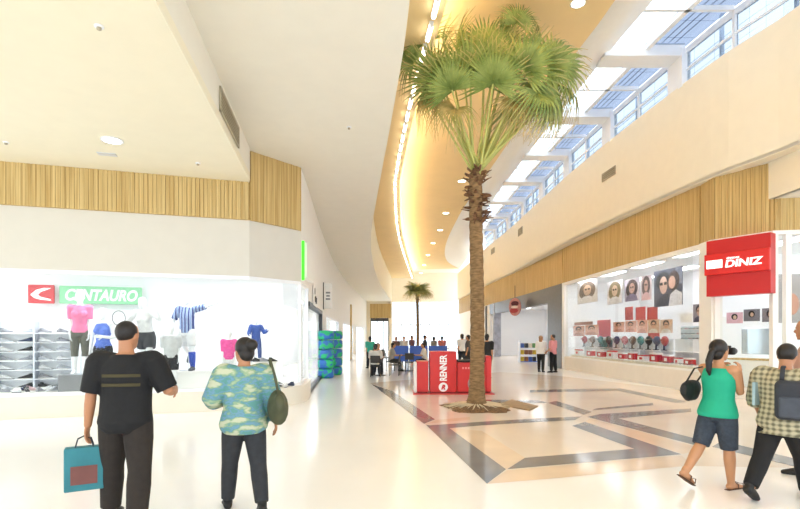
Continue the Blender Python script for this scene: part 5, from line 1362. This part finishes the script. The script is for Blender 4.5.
for k in range(-4,5):
    x = k*.026; hh = .155*math.sqrt(1-(x/.13)**2); tube(q, [(x,0,.34-hh),(x,0,.34+hh)], .0012, 4)
    z = k*.032; ww = .125*math.sqrt(max(0,1-(z/.16)**2)); tube(q, [(-ww,0,.34+z),(ww,0,.34+z)], .0012, 4)
obj('strings', q, M_steel, rk_)
M_stripe = mat('striped_jersey', '3d59a8', .75, 0, 3); nt = M_stripe.node_tree
tc = [n for n in nt.nodes if n.type == 'TEX_COORD'][0]; w_ = nt.nodes.new('ShaderNodeTexWave'); w_.wave_type = 'BANDS'; w_.bands_direction = 'X'; w_.inputs['Scale'].default_value = 4.0
nt.links.new(tc.outputs['Object'], w_.inputs['Vector']); rp = nt.nodes.new('ShaderNodeValToRGB'); rp.color_ramp.interpolation = 'CONSTANT'
rp.color_ramp.elements[0].color = (*lin('3a4a86'),1); rp.color_ramp.elements[1].color = (*lin('8fa6cf'),1); rp.color_ramp.elements[1].position = .6
k_ = rp.color_ramp.elements.new(.45); k_.color = (*lin('eef0f6'),1)
nt.links.new(w_.outputs['Fac'], rp.inputs['Fac']); nt.links.new(rp.outputs['Color'], nt.nodes['Principled BSDF'].inputs['Base Color'])
def jersey(f):
    out = [('jersey', f.shirt(.014,.49,.42,loose=.012), M_stripe, .012), ('white_shorts', f.pants(.012,.40,.56,.012), cl('white','e4e5e6'), .012)]
    bm = NB(); hip,k,an,_ = f.leg[0]; tube(bm, [k.lerp(an,.12), k.lerp(an,.5), an], [.046*f.h,.042*f.h,.03*f.h], 12); out.append(('blue_sock', bm, cl('royal','3a56b8'), .012))
    for b_ in f.shoe_split(.010): out.append(('football_boot', b_, cl('boot','55585f'), .012))
    return out
mann(187, 1.15, .831, 1.82, -.25, 'white mannequin in blue striped football jersey with arm stretched to the right', jersey, legs=((.12,.1,.10),(-.5,.6,.08)), arms=(((-.95,.1,.25),(-1,.1,.3)),((.45,.05,-1),(-.1,.4,-.9))))
mann(171, .55, .431, 1.47, .1, 'small white mannequin in grey shirt and black shorts at the front', lambda f: [('grey_shirt', f.shirt(.012,.49,.45), cl('pale_grey','c9cbcd'), .012), ('black_shorts', f.pants(.010,.42,.56,.010), cl('black','2a2a2e'), .012)]+[('shoe', b_, M_black, .012) for b_ in f.shoe_split(.008)], build=.95)
mann(256, 1.35, 1.001, 1.12, .3, 'small child mannequin in blue tracksuit on the white podium', lambda f: [('blue_jacket', f.shirt(.014,.47,.9), cl('blue','3d5cab'), .012), ('dark_trousers', f.pants(.010,.9), cl('navy','4a5f9a'), .012)]+[('shoe', b_, M_black, .012) for b_ in f.shoe_split(.008)], arms=(((-.5,.3,-1),(-.2,.6,.4)),((.4,.2,-1),(.1,.8,-.2))), legs=((.25,.3,.06),(-.2,.2,.06)))
mann(229, .6, .431, 1.36, 0, 'small mannequin in bright pink top beside the patterned jacket person', lambda f: [('pink_top', f.shirt(.012,.49,.5), cl('bright_pink','f05fa8'), .012), ('white_trousers', f.pants(.010,.9), cl('white','e4e5e6'), .012)], female=True)

# ================================================================ camera, daylight, look
cam = bpy.data.cameras.new('camera'); co = bpy.data.objects.new('camera', cam); COL.objects.link(co)
co.location = (0, 0, EYE); co.rotation_euler = (PI/2, 0, 0)
cam.sensor_width = 36; cam.lens = 36*F/800; cam.shift_y = (HZ-254.5)/800; cam.clip_end = 300
S.camera = co
w = bpy.data.worlds.new('daylight'); S.world = w; w.use_nodes = True
bg = w.node_tree.nodes['Background']; bg.inputs[0].default_value = (.88, .94, 1.0, 1); bg.inputs[1].default_value = 2.2
S.view_settings.view_transform = 'Standard'; S.view_settings.look = 'None'; S.view_settings.gamma = 1; S.view_settings.exposure = 0.42
S.view_settings.use_curve_mapping = False
try:
    S.cycles.use_denoising = True; S.cycles.max_bounces = 10; S.cycles.diffuse_bounces = 6; S.cycles.transparent_max_bounces = 16
    S.cycles.sample_clamp_indirect = 8
except Exception: pass
